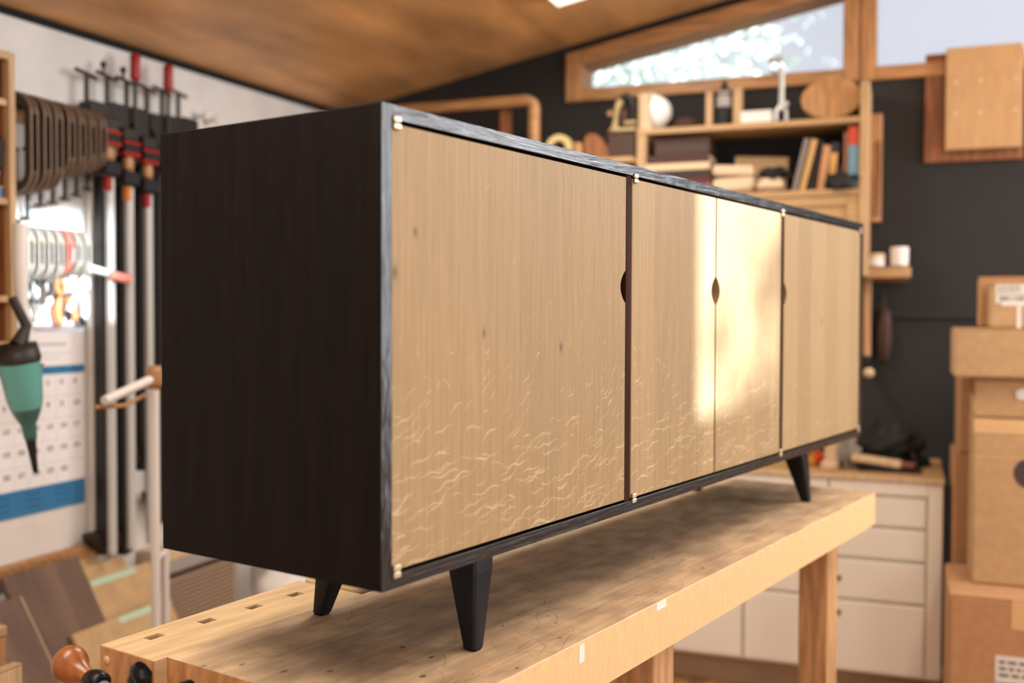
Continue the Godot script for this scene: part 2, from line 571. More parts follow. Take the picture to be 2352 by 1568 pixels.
	M.tape = plain(Color(0.86, 0.70, 0.50), 0.35)
	M.paper = plain(Color(0.84, 0.74, 0.61), 0.8)
	M.white = plain(Color(0.90, 0.88, 0.85), 0.5)
	M.cream = plain(Color(0.94, 0.91, 0.85), 0.5)
	M.cream_gap = plain(Color(0.62, 0.52, 0.40), 0.7)
	M.label = picture(label_image(4), 0.7)
	# metal and plastic
	M.steel = plain(Color(0.72, 0.72, 0.70), 0.35, 0.85)
	M.alu = plain(Color(0.80, 0.80, 0.78), 0.5, 0.25)
	M.rust_shaded = mottled(Color(0.24, 0.17, 0.12), 0.55, 6.0)  # clamp faces, darkened as if turned from the light
	M.rust_lit_edge = mottled(Color(0.55, 0.45, 0.36), 0.5, 6.0)  # clamp rims, paler to paint in the light on their edges
	M.dark_metal = mottled(Color(0.16, 0.125, 0.10), 0.5, 6.0)
	M.grey_edge = plain(Color(0.70, 0.66, 0.60), 0.45)
	M.pink = plain(Color(0.86, 0.50, 0.42), 0.5)
	M.red = plain(Color(0.62, 0.11, 0.07), 0.4)
	M.orange = plain(Color(0.86, 0.50, 0.26), 0.5)
	M.tan = wood(Color(0.84, 0.63, 0.42), 1, 0.45)
	M.rubber = plain(Color(0.055, 0.052, 0.05), 0.7)
	M.teal = plain(Color(0.40, 0.68, 0.65), 0.15)
	M.teal_dark = plain(Color(0.25, 0.44, 0.43), 0.3)  # darkened to hold the shading inside the clear plastic
	M.grey = plain(Color(0.62, 0.60, 0.57), 0.7)
	M.rib = plain(Color(0.66, 0.56, 0.46), 0.6)
	M.rib_shade = plain(Color(0.26, 0.20, 0.15), 0.8)  # casing behind the ribs, dark to paint shade into the gaps
	M.book_red = plain(Color(0.35, 0.06, 0.05), 0.6)
	M.book_brown = plain(Color(0.24, 0.13, 0.08), 0.6)
	M.leaf = plain(Color(0.93, 0.95, 0.93), 0.8)
	M.leaf.backlight_enabled = true
	M.leaf.backlight = Color(0.5, 0.55, 0.42)
	M.bark = plain(Color(0.45, 0.40, 0.36), 0.9)

func ceil_y(x: float, z: float) -> float:
	return 2.2137 + 0.192 * (x - WALL_X) - 0.0215 * (z - WALL_Z)

func _ready() -> void:
	# ---------------- camera, sky, sun, exposure
	var cam := Camera3D.new()
	cam.name = "camera"
	add_child(cam)
	cam.position = Vector3(0, 1.31, 0)
	cam.rotation_degrees = Vector3(-1.5485, 20.8, 0.1837)
	var lens := CameraAttributesPhysical.new()
	lens.frustum_focal_length = 36.53
	lens.frustum_focus_distance = 1.55
	lens.exposure_aperture = 2.3
	cam.attributes = lens
	cam.fov = 36.373
	cam.near = 0.05
	cam.far = 100.0
	cam.current = true

	var env := Environment.new()
	env.background_mode = Environment.BG_SKY
	var sky_mat := ProceduralSkyMaterial.new()
	sky_mat.sky_top_color = Color(0.87, 0.90, 0.96)
	sky_mat.sky_horizon_color = Color(0.915, 0.93, 0.965)
	sky_mat.ground_horizon_color = Color(0.62, 0.62, 0.58)
	sky_mat.ground_bottom_color = Color(0.45, 0.45, 0.40)
	sky_mat.sun_angle_max = 1.0
	var sky := Sky.new()
	sky.sky_material = sky_mat
	env.sky = sky
	env.tonemap_mode = Environment.TONE_MAPPER_LINEAR
	env.tonemap_exposure = 0.92
	env.sdfgi_enabled = true
	env.ssao_enabled = true
	env.ssil_enabled = true
	var we := WorldEnvironment.new()
	we.name = "world_environment"
	we.environment = env
	add_child(we)

	var sun := DirectionalLight3D.new()
	sun.name = "sun"
	add_child(sun)
	var se := deg_to_rad(9.0)
	var sa := deg_to_rad(8.0)
	sun.basis = Basis.looking_at(Vector3(-cos(se) * cos(sa), -sin(se), -cos(se) * sin(sa)))
	sun.light_color = Color(0.88, 0.94, 1.0)
	sun.light_energy = 6.2
	sun.light_angular_distance = 1.2
	sun.shadow_enabled = true
	sun.sky_mode = DirectionalLight3D.SKY_MODE_LIGHT_ONLY

	# added lights standing in for daylight: one just inside each blind of the right wall, and one inside the right half of the end window
	for a in [[Vector3(2.24, 1.75, -3.125), Vector2(1.65, 1.7), 7.0, Vector3.LEFT], [Vector3(2.24, 1.75, 0.9), Vector2(1.7, 1.7), 5.0, Vector3.LEFT], [Vector3(1.45, 2.52, -4.10), Vector2(1.5, 0.5), 6.0, Vector3.BACK]]:
		var day := AreaLight3D.new()
		day.name = "added_daylight"
		add_child(day, true)
		day.position = a[0]
		day.basis = Basis.looking_at(a[3])
		day.area_size = a[1]
		day.light_energy = a[2]
		day.light_color = Color(0.95, 0.97, 1.0)
		day.area_range = 12.0
		day.shadow_enabled = true

	make_materials()
	room()
	outside()
	ceiling_lamps()
	workbench()
	sideboard()
	white_wall_things()
	leaning_boards()
	cupboards()
	shelving()
	cartons()

# ------------------------------------------------------------------ the setting
func room() -> void:
	struct("floor", box(Vector3(-2.55, -0.1, -4.3), Vector3(2.45, 0.0, 2.35), 0.0), M.floor)
	var st := S()
	var T := 0.14
	var lo := []
	var hi := []
	for p in [Vector2(-2.55, -4.3), Vector2(2.45, -4.3), Vector2(2.45, 2.35), Vector2(-2.55, 2.35)]:
		lo.append(Vector3(p.x, ceil_y(p.x, p.y), p.y))
		hi.append(Vector3(p.x, ceil_y(p.x, p.y) + T, p.y))
	quad(st, lo[0], lo[1], lo[2], lo[3], Vector3.DOWN)
	quad(st, hi[0], hi[1], hi[2], hi[3], Vector3.UP)
	for k in 4:
		var k2 := (k + 1) % 4
		quad(st, lo[k], lo[k2], hi[k2], hi[k], (lo[k] + lo[k2]) * 0.5 - Vector3(-0.05, 2.6, -1.0))
	struct("ceiling", st, M.ply)

	# white wall, in the plane x: its polygon lies in (z, y)
	var zy := Transform3D(Basis(Vector3(0, 0, 1), Vector3(0, 1, 0), Vector3(-1, 0, 0)), Vector3.ZERO)
	var wl := PackedVector2Array([Vector2(-4.15, 0), Vector2(2.2, 0), Vector2(2.2, ceil_y(WALL_X, 2.2)), Vector2(-4.15, ceil_y(WALL_X, -4.15))])
	struct("wall_left", prism(S(), wl, 2.4, 2.55, zy), M.white_wall)
	# black strip standing in for the shadow gap between wall and ceiling
	st = S()
	var g := PackedVector2Array([Vector2(-4.14, ceil_y(WALL_X, -4.14) - 0.022), Vector2(2.2, ceil_y(WALL_X, 2.2) - 0.022), Vector2(2.2, ceil_y(WALL_X, 2.2) - 0.001), Vector2(-4.14, ceil_y(WALL_X, -4.14) - 0.001)])
	struct("trim_1", prism(st, g, 2.388, 2.4, zy), M.gap)
	# upright board of the white wall beside the calendar
	struct("trim_2", box(Vector3(-2.4, 0.45, -2.625), Vector3(-2.375, 1.72, -2.565), 0.003), M.white)
	struct("trim_3", box(Vector3(-2.4, 0.55, -2.52), Vector3(-2.365, 0.588, -1.2), 0.003), M.frame)

	# dark end wall, in the plane z, with the opening of the window band
	var B := Transform3D(Basis(), Vector3.ZERO)
	st = S()
	prism(st, rect(-2.55, 0, 2.45, 2.185), -4.30, -4.15)
	prism(st, PackedVector2Array([Vector2(-2.55, 2.185), Vector2(-1.334, 2.185), Vector2(-1.334, ceil_y(-1.334, -4.2)), Vector2(-2.55, ceil_y(-2.55, -4.2))]), -4.30, -4.15)
	prism(st, PackedVector2Array([Vector2(-1.334, ceil_y(-1.334, -4.15) - 0.034), Vector2(2.25, ceil_y(2.25, -4.15) - 0.034), Vector2(2.25, ceil_y(2.25, -4.15)), Vector2(-1.334, ceil_y(-1.334, -4.15))]), -4.30, -4.15)
	prism(st, PackedVector2Array([Vector2(2.25, 2.185), Vector2(2.45, 2.185), Vector2(2.45, ceil_y(2.45, -4.15)), Vector2(2.25, ceil_y(2.25, -4.15))]), -4.30, -4.15)
	struct("wall_back", st, M.dark_wall)
	struct("trim_4", box(Vector3(-0.12, 1.296, -4.15), Vector3(0.9, 1.325, -4.138), 0.002), M.dark_wall)

	# the two panes under the sloping roof
	var top := func(x: float, off: float) -> Vector2: return Vector2(x, ceil_y(x, -4.15) - off)
	var w1 := Node3D.new(); w1.name = "window_1"; add_child(w1); w1.set_meta("kind", "structure")
	obj("jamb", prism(S(), PackedVector2Array([Vector2(-1.334, 2.185), Vector2(-1.264, 2.185), top.call(-1.264, 0.034), top.call(-1.334, 0.034)]), -4.29, -4.125, B, 0.004), M.frame_y, w1)
	obj("sill", prism(S(), rect(-1.264, 2.185, -0.237, 2.236), -4.29, -4.125, B, 0.004), M.frame, w1)
	obj("head", prism(S(), PackedVector2Array([top.call(-1.264, 0.098), top.call(-0.237, 0.098), top.call(-0.237, 0.034), top.call(-1.264, 0.034)]), -4.29, -4.125, B, 0.004), M.frame, w1)
	obj("post", prism(S(), PackedVector2Array([Vector2(-0.237, 2.185), Vector2(-0.180, 2.185), top.call(-0.180, 0.034), top.call(-0.237, 0.034)]), -4.29, -4.125, B, 0.005), M.frame_y, w1)
	obj("pane", prism(S(), PackedVector2Array([Vector2(-1.264, 2.236), Vector2(-0.237, 2.236), top.call(-0.237, 0.098), top.call(-1.264, 0.098)]), -4.204, -4.20), M.glass, w1)
	var w2 := Node3D.new(); w2.name = "window_2"; add_child(w2); w2.set_meta("kind", "structure")
	obj("post", prism(S(), PackedVector2Array([Vector2(-0.176, 2.185), Vector2(-0.119, 2.185), top.call(-0.119, 0.034), top.call(-0.176, 0.034)]), -4.29, -4.125, B, 0.005), M.frame_y, w2)
	obj("sill", prism(S(), rect(-0.119, 2.185, 2.25, 2.235), -4.29, -4.125, B, 0.004), M.frame, w2)
	obj("head", prism(S(), PackedVector2Array([top.call(-0.119, 0.098), top.call(2.18, 0.098), top.call(2.18, 0.034), top.call(-0.119, 0.034)]), -4.29, -4.125, B, 0.004), M.frame, w2)
	obj("jamb", prism(S(), PackedVector2Array([Vector2(2.18, 2.235), Vector2(2.25, 2.235), top.call(2.25, 0.034), top.call(2.18, 0.034)]), -4.29, -4.125, B, 0.004), M.frame_y, w2)
	obj("pane", prism(S(), PackedVector2Array([Vector2(-0.119, 2.235), Vector2(2.18, 2.235), top.call(2.18, 0.098), top.call(-0.119, 0.098)]), -4.204, -4.20), M.glass, w2)

	# right wall: two windows with blinds and a narrow one between them
	st = S()
	var R := func(z0: float, y0: float, z1: float, y1: float) -> void:
		prism(st, rect(z0, y0, z1, y1), -2.3, -2.45, zy)
	R.call(-4.15, 0.0, 2.2, 0.9)
	R.call(-4.15, 0.9, -3.95, 2.6)
	R.call(-2.3, 0.9, -1.93, 2.6)
	R.call(-1.93, 0.9, -1.44, 1.55)
	R.call(-1.93, 2.37, -1.44, 2.6)
	R.call(-1.44, 0.9, 0.05, 2.6)
	R.call(1.75, 0.9, 2.2, 2.6)
	prism(st, PackedVector2Array([Vector2(-4.15, 2.6), Vector2(2.2, 2.6), Vector2(2.2, ceil_y(2.3, 2.2)), Vector2(-4.15, ceil_y(2.3, -4.15))]), -2.3, -2.45, zy)
	struct("wall_right", st, M.white_wall)
	var n := 3
	for a in [[-3.95, 0.9, -2.3, 2.6], [-1.93, 1.55, -1.44, 2.37], [0.05, 0.9, 1.75, 2.6]]:  # camera-side window added for light; narrow one sized to place the sun patch
		var w := Node3D.new(); w.name = "window_%d" % n; add_child(w); w.set_meta("kind", "structure")
		n += 1
		obj("frame", prism(S(), rect(a[0], a[1], a[0] + 0.03, a[3]), -2.35, -2.43, zy), M.frame_y, w)
		obj("frame", prism(S(), rect(a[2] - 0.03, a[1], a[2], a[3]), -2.35, -2.43, zy), M.frame_y, w)
		obj("pane", prism(S(), rect(a[0], a[1], a[2], a[3]), -2.39, -2.394, zy), M.glass, w)
		if n != 5:  # blinds added to keep direct sun out of these windows
			var s := "beside the cartons" if n == 4 else "behind the photographer"
			var rb := thing("added_blind", "white roller blind added to block sun at the unseen window " + s, "blind")
			obj("fabric", prism(S(), rect(a[0] + 0.005, a[1] + 0.005, a[2] - 0.005, a[3] - 0.03), -2.32, -2.322, zy), M.blind, rb)
			obj("roller", tube(S(), [Vector3(2.322, a[3] - 0.025, a[0] + 0.01), Vector3(2.322, a[3] - 0.025, a[2] - 0.01)], 0.02, 12), M.white, rb)
	# wall behind the photographer
	struct("wall_front", prism(S(), PackedVector2Array([Vector2(-2.55, 0), Vector2(2.45, 0), Vector2(2.45, ceil_y(2.45, 2.2)), Vector2(-2.55, ceil_y(-2.55, 2.2))]), 2.35, 2.2), M.white_wall)

func outside() -> void:
	struct("ground", box(Vector3(-40, -0.6, -60), Vector3(40, -0.12, 30), 0.0), plain(Color(0.42, 0.42, 0.34), 0.95))
	# tree behind the end window: trunk and one mass of leaves
	var t := thing("tree", "pale leafy tree seen through the long sloping window", "tree", Vector3(-2.6, -0.12, -9.0))
	obj("trunk", tube(S(), [Vector3(0, 0, 0), Vector3(0.05, 1.6, 0), Vector3(-0.1, 3.2, 0.1), Vector3(-0.1, 4.6, 0)], [0.16, 0.13, 0.09, 0.03], 10), M.bark, t)
	var leaf := S()
	quad(leaf, Vector3(-0.05, 0, 0), Vector3(0, -0.008, 0.028), Vector3(0.05, 0, 0), Vector3(0, -0.008, -0.028), Vector3.UP)
	var mm := MultiMesh.new()
	mm.transform_format = MultiMesh.TRANSFORM_3D
	mm.mesh = leaf.commit()
	mm.instance_count = 5200
	var rng := RandomNumberGenerator.new(); rng.seed = 5
	for i in mm.instance_count:
		var c := Vector3(rng.randfn(0.0, 0.75), 3.9 + rng.randfn(0.0, 0.55), rng.randfn(0.0, 0.6))
		var clump := Vector3(sin(floor(c.x * 3.0) * 7.1), sin(floor(c.y * 3.0) * 5.3), 0) * 0.10
		mm.set_instance_transform(i, Transform3D(Basis.from_euler(Vector3(rng.randf() * TAU, rng.randf() * TAU, rng.randf() * TAU)), c + clump))
	var mi := MultiMeshInstance3D.new()
	mi.name = "foliage"
	mi.multimesh = mm
	mi.material_override = M.leaf
	mi.set_meta("kind", "stuff")
	t.add_child(mi)
	# unseen bush added outside the narrow right-hand window: it breaks up the low sun
	var b := thing("shrub", "added leafy shrub breaking up the sun outside the narrow right window", "shrub", Vector3(5.8, -0.12, -1.49))
	obj("stem", tube(S(), [Vector3(0, 0, 0), Vector3(0.03, 1.2, 0.05), Vector3(-0.02, 2.0, -0.05), Vector3(0.02, 2.55, 0.0)], [0.03, 0.025, 0.018, 0.006], 8), M.bark, b)
	var m2 := MultiMesh.new()
	m2.transform_format = MultiMesh.TRANSFORM_3D
	m2.mesh = mm.mesh
	m2.instance_count = 1000
	for i in m2.instance_count:
		var v := rng.randf()
		var z := lerpf(0.40, -0.45, pow(rng.randf(), 0.75))
		m2.set_instance_transform(i, Transform3D(Basis.from_euler(Vector3(rng.randf() * TAU, rng.randf() * TAU, rng.randf() * TAU)), Vector3(rng.randf_range(-0.3, 0.3), 1.25 + 1.35 * pow(v, 1.35), z)))
	var mj := MultiMeshInstance3D.new()
	mj.name = "foliage"
	mj.multimesh = m2
	mj.material_override = M.leaf
	mj.set_meta("kind", "stuff")
	b.add_child(mj)

func ceiling_lamps() -> void:
	var em := plain(Color(0.95, 0.93, 0.88), 0.6)
	em.emission_enabled = true
	em.emission = Color(1.0, 0.95, 0.86)
	em.emission_energy_multiplier = 1.6
	var names := ["flat white lamp panel on the plywood ceiling before the end window", "added ceiling fill lamp panel above the bench's near end", "added ceiling fill lamp panel high on the right of the bench", "added ceiling fill lamp panel behind the photographer"]
	var i := 0
	for c in [Vector2(-1.03, -2.925), Vector2(-1.07, -0.6), Vector2(0.7, -1.7), Vector2(0.7, 0.9)]:  # only the first lamp is in view; the other three are added fill
		var y := ceil_y(c.x, c.y)
		var l := thing("ceiling_lamp", names[i], "lamp", Vector3(c.x, y, c.y), 0.0, "lamp panels on the ceiling")
		var tilt := Basis(Vector3(0, 0, 1), atan(0.192)) * Basis(Vector3(1, 0, 0), atan(0.0215))
		obj("housing", bx(S(), tilt * Vector3(0, -0.022, 0), Vector3(0.31, 0.03, 1.21), 0.004, tilt), M.white, l)
		obj("diffuser", bx(S(), tilt * Vector3(0, -0.040, 0), Vector3(0.29, 0.008, 1.19), 0.002, tilt), em, l)
		var a := AreaLight3D.new()
		a.name = "light"
		l.add_child(a)
		a.position = tilt * Vector3(0, -0.055, 0)
		a.basis = tilt * Basis.looking_at(Vector3.DOWN, Vector3(0, 0, -1))
		a.area_size = Vector2(0.28, 1.18)
		a.light_energy = [2.6, 2.4, 1.8, 2.0][i]
		a.light_color = Color(1.0, 0.97, 0.93)
		a.area_range = 12.0
		a.shadow_enabled = true
		i += 1

# ------------------------------------------------------------------ bench and sideboard (local x along the length, z to the front)
func workbench() -> void:
	var b := thing("workbench", "worn pale birch workbench with square dog holes carrying the dark sideboard", "workbench", BENCH_AT, TURN)
	var y1 := BENCH_TOP
	var y0 := y1 - 0.082
	# top laminated from nine staves, from the front edge back
	var z1 := 0.045
	var w := 0.416 / 9.0
	for k in 9:
		var za := z1 - w * (k + 1)
		var zb := z1 - w * k
		var st := S()
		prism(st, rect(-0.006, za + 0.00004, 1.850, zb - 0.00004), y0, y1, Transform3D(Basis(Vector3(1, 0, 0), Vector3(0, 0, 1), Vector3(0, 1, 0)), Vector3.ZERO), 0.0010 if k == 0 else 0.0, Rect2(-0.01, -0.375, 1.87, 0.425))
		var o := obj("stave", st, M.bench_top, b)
		if k == 0:
			o.mesh = side_split(st.commit(), true)
			o.material_override = null
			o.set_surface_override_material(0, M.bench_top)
			o.set_surface_override_material(1, M.birch)
		else:
			o.mesh = side_split(st.commit(), false)
			o.material_override = null
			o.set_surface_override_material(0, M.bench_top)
			o.set_surface_override_material(1, M.birch_end)
	# rail with the dog holes behind the slab, and the raised block beyond it
	var st := S()
	var holes := [0.040, 0.132, 0.222, 0.309]
	var za := -0.3715
	bb(st, Vector3(-0.025, y0, -0.4505), Vector3(0.372, y1, za), 0.0)
	var back := PackedVector2Array([Vector2(-0.025, -0.4675), Vector2(0.372, -0.4675), Vector2(0.372, -0.517), Vector2(-0.025, -0.489)])
	prism(st, back, y0, y1, Transform3D(Basis(Vector3(1, 0, 0), Vector3(0, 0, 1), Vector3(0, 1, 0)), Vector3.ZERO), 0.0)
	var x := -0.025
	for h in holes + [0.372 + 0.013]:
		bb(st, Vector3(x, y0, -0.4675), Vector3(h - 0.013, y1, -0.4505), 0.0)
		x = h + 0.013
	obj("dog_hole_rail", st, M.birch_x, b)
	for h in holes: obj("hole_shade", box(Vector3(h - 0.013, y0 + 0.005, -0.4675), Vector3(h + 0.013, y0 + 0.035, -0.4505), 0.0), M.dark_metal, b)  # dark plates added low in the holes, standing in for deep shade
	obj("end_cap", prism(S(), PackedVector2Array([Vector2(-0.4885, y0), Vector2(-0.372, y0), Vector2(-0.372, y1 - 0.001), Vector2(-0.4885, y1 - 0.001)]), 0.025, 0.0262, Transform3D(Basis(Vector3(0, 0, 1), Vector3(0, 1, 0), Vector3(-1, 0, 0)), Vector3.ZERO)), M.birch_end, b)
	obj("dowel", lathe(S(), [Vector2(0, -0.003), Vector2(0.006, -0.003), Vector2(0.006, 0.001), Vector2(0, 0.001)], 14, Transform3D(Basis(Vector3(0, 0, 1), PI / 2), Vector3(-0.0265, y1 - 0.018, -0.473))), M.pale, b)
	obj("vise_block", box(Vector3(0.378, y0, -0.510), Vector3(0.75, y1 + 0.005, -0.395), 0.003), M.birch_x, b)
	obj("back_rail", box(Vector3(0.75, y0, -0.505), Vector3(1.85, y1, -0.3715), 0.002), M.birch_x, b)
	for p in [Vector2(0.685, -0.072), Vector2(1.612, -0.072), Vector2(0.10, -0.072), Vector2(0.10, -0.40), Vector2(1.02, -0.40)]:
		var o := obj("leg", box(Vector3(p.x, 0, p.y), Vector3(p.x + (0.05 if p.x == 0.685 else 0.077), y0, p.y + 0.072), 0.003), M.birch_leg, b)
	obj("stretcher", box(Vector3(0.177, 0.18, -0.055), Vector3(0.685, 0.26, -0.02), 0.003), M.pine_dark, b)
	# strips of white tape on the front edge
	for a in [[0.601, 0.635, 0.0, 0.013], [0.362, 0.376, 0.004, 0.030]]:
		obj("tape", box(Vector3(a[0], y1 - a[3], 0.0448), Vector3(a[1], y1 - a[2] - 0.001, 0.0455), 0.0), M.white, b)
	# tail vise at the near end
	var v := Node3D.new(); v.name = "vise"; b.add_child(v)
	var hx := -0.10
	var axis := Vector3(0, 0.232, -0.972).normalized()
	var q := Transform3D(Basis(Quaternion(Vector3.UP, axis)), Vector3(hx, y1 - 0.006, -0.405))
	obj("knob", lathe(S(), [Vector2(0.0085, -0.004), Vector2(0.010, 0.004), Vector2(0.0125, 0.014), Vector2(0.016, 0.022), Vector2(0.021, 0.029), Vector2(0.0235, 0.037), Vector2(0.0235, 0.043), Vector2(0.021, 0.050), Vector2(0.015, 0.055), Vector2(0.007, 0.0575), Vector2(0.0, 0.058)], 28, q), M.knob_wood, v)
	obj("ferrule", lathe(S(), [Vector2(0.0, -0.030), Vector2(0.013, -0.030), Vector2(0.0165, -0.026), Vector2(0.0165, -0.014), Vector2(0.014, -0.008), Vector2(0.0115, -0.003), Vector2(0.0, -0.003)], 24, q), M.iron, v)
	obj("handle", tube(S(), [q * Vector3(0, -0.02, 0), q * Vector3(0, -0.26, 0)], 0.009, 14), M.steel, v)
	var hub := Transform3D(Basis(Vector3(0, 0, 1), PI / 2), Vector3(hx, y1 - 0.024, -0.300))
	obj("hub", lathe(S(), [Vector2(0, -0.018), Vector2(0.020, -0.018), Vector2(0.026, -0.012), Vector2(0.026, -0.004), Vector2(0.021, 0.0), Vector2(0.029, 0.004), Vector2(0.031, 0.010), Vector2(0.029, 0.016), Vector2(0.022, 0.022), Vector2(0.016, 0.026), Vector2(0, 0.026)], 28, hub), M.iron, v)
	var ear := []
	for s in 5:
		var t := s / 4.0
		var c := Vector3(hx, y1 - 0.024, -0.300).lerp(Vector3(hx - 0.012, y1 + 0.030, -0.279), t)
		var ring := []
		for k in 14:
			var a := TAU * k / 14
			ring.append(c + Vector3(cos(a) * 0.012, 0, sin(a) * lerpf(0.024, 0.014, t)) + Vector3(0, sin(a) * -0.006, 0))
		ear.append(ring)
	var tip := []
	for p in ear[4]: tip.append(Vector3(hx - 0.013, y1 + 0.037, -0.278) + (p - Vector3(hx - 0.012, y1 + 0.030, -0.279)) * 0.55)
	ear.append(tip)
	obj("lug", loft(S(), ear), M.iron, v)
	obj("screw", tube(S(), [Vector3(hx, y1 - 0.024, -0.300), Vector3(-0.024, y1 - 0.024, -0.300)], 0.014, 16), M.iron, v)
	obj("lug_boss", lathe(S(), [Vector2(0, 0), Vector2(0.008, 0), Vector2(0.0075, 0.004), Vector2(0.004, 0.006), Vector2(0, 0.006)], 16, Transform3D(Basis(Vector3(0, 0, 1), PI / 2), Vector3(hx - 0.019, y1 + 0.018, -0.284))), M.iron, v)

# the faces that look up keep surface 0, all others go to surface 1
func side_split(m: ArrayMesh, _front: bool) -> ArrayMesh:
	var a := m.surface_get_arrays(0)
	var up := S(); var side := S()
	for i in range(0, a[0].size(), 3):
		var st: SurfaceTool = up if a[1][i].y > 0.5 else side
		for k in 3:
			st.set_normal(a[1][i + k]); st.set_uv(a[4][i + k]); st.add_vertex(a[0][i + k])
	var out := up.commit()
	return side.commit(out)

func notched(x0: float, y0: float, x1: float, y1: float, notch_x: int) -> PackedVector2Array:   # door outline, a shallow finger notch in one upright edge
	var p := PackedVector2Array([Vector2(x0, y0), Vector2(x1, y0)])
	var c := 0.4995
	if notch_x > 0:
		for k in 13:
			var t := -1.0 + k / 6.0
			p.append(Vector2(x1 - 0.0165 * (1.0 - t * t), c + t * 0.0255))
	p.append(Vector2(x1, y1)); p.append(Vector2(x0, y1))
	if notch_x < 0:
		for k in 13:
			var t := 1.0 - k / 6.0
			p.append(Vector2(x0 + 0.0165 * (1.0 - t * t), c + t * 0.0255))
	return p

func sideboard() -> void:
	var s := thing("sideboard", "long dark-stained sideboard with four pale oak doors standing on the workbench", "sideboard", BENCH_AT + Vector3(0, BENCH_TOP, 0), TURN)
	var L := 1.869
	var D := 0.3867
	var y0 := 0.142
	var y1 := 0.692
	var t := 0.0165
	obj("side_panel", box(Vector3(0, y0, -D), Vector3(0.0178, y1, 0), 0.0012), M.stain, s)
	obj("side_panel", box(Vector3(L - 0.0178, y0, -D), Vector3(L, y1, 0), 0.0012), M.stain, s)
	obj("top_panel", box(Vector3(0.0178, y1 - t, -D), Vector3(L - 0.0178, y1, 0), 0.0012), M.stain_x, s)
	obj("bottom_panel", box(Vector3(0.0178, y0, -D), Vector3(L - 0.0178, y0 + t, 0), 0.0012), M.stain_x, s)
	obj("back_panel", box(Vector3(0.018, y0 + t, -D + 0.004), Vector3(L - 0.018, y1 - t, -D + 0.012), 0.0), M.inside, s)
	# lipping along the front of the carcass, finished smoother than the panels
	for x in [0.0, L - 0.0178]: obj("front_edge", box(Vector3(x, y0, -0.0002), Vector3(x + 0.0178, y1, 0.0012), 0.0008), M.edge, s)
	for y in [y0, y1 - t]: obj("front_edge", box(Vector3(0.0178, y, -0.0002), Vector3(L - 0.0178, y + t, 0.0012), 0.0008), M.edge_x, s)
	for x in [0.5788, 1.2718]:
		obj("divider", box(Vector3(x, y0 + t, -D + 0.012), Vector3(x + 0.018, y1 - t, -0.0015), 0.001), M.divider, s)
	obj("inner_rail", box(Vector3(0.902, y0 + t, -0.075), Vector3(0.960, y1 - t, -0.045), 0.001), M.inside, s)
	# doors: outline, picture, which edge has the notch, hinge side
	var yb := y0 + 0.0203
	var yt := y1 - 0.0208
	var doors := [[0.0190, 0.5772, "door_a", 1, -1], [0.5980, 0.9262, "door_b", 1, -1], [0.9325, 1.2706, "door_c", -1, 1], [1.2912, 1.8500, "door_d", -1, 1]]
	for d in doors:
		var dr := obj("door", prism(S(), notched(d[0], yb, d[1], yt, d[3]), -0.021, -0.0008, Transform3D(), 0.0010, Rect2(d[0], yb, d[1] - d[0], yt - yb)), M[d[2]], s)
		var hx: float = d[0] + 0.0065 if d[4] < 0 else d[1] - 0.0065
		if d[4] > 0 and d[0] < 1.0: hx = d[1] + 0.002
		for yy in [yb - 0.001, yt + 0.001]:
			var h := S()
			var up := 1.0 if yy > 0.4 else -1.0
			bx(h, Vector3(hx, yy - up * 0.0042, 0.0012), Vector3(0.0125, 0.0072, 0.006), 0.0016)
			bx(h, Vector3(hx, yy + up * 0.0038, 0.0012), Vector3(0.0125, 0.0072, 0.006), 0.0016)
			obj("hinge", h, M.brass, dr)
	# tapered legs that lean outwards both ways
	for a in [[0.277, -0.082, 0.252, -0.057], [L - 0.277, -0.082, L - 0.252, -0.057], [0.277, -0.320, 0.254, -0.345], [L - 0.277, -0.320, L - 0.254, -0.345]]:
		var top := Vector3(a[0], y0, a[1])
		var foot := Vector3(a[2], 0, a[3])
		var rings := []
		for q in [[0.0, 0.0175, 0.004], [0.004, 0.0225, 0.006], [0.090, 0.0435, 0.007], [0.104, 0.0475, 0.008], [0.116, 0.0490, 0.008], [0.142, 0.0495, 0.008]]:
			var c := foot.lerp(top, q[0] / y0)
			rings.append(rsquare(Vector3(c.x, q[0], c.z), q[1], q[1], q[2]))
		obj("leg", loft(S(), rings), M.black, s)

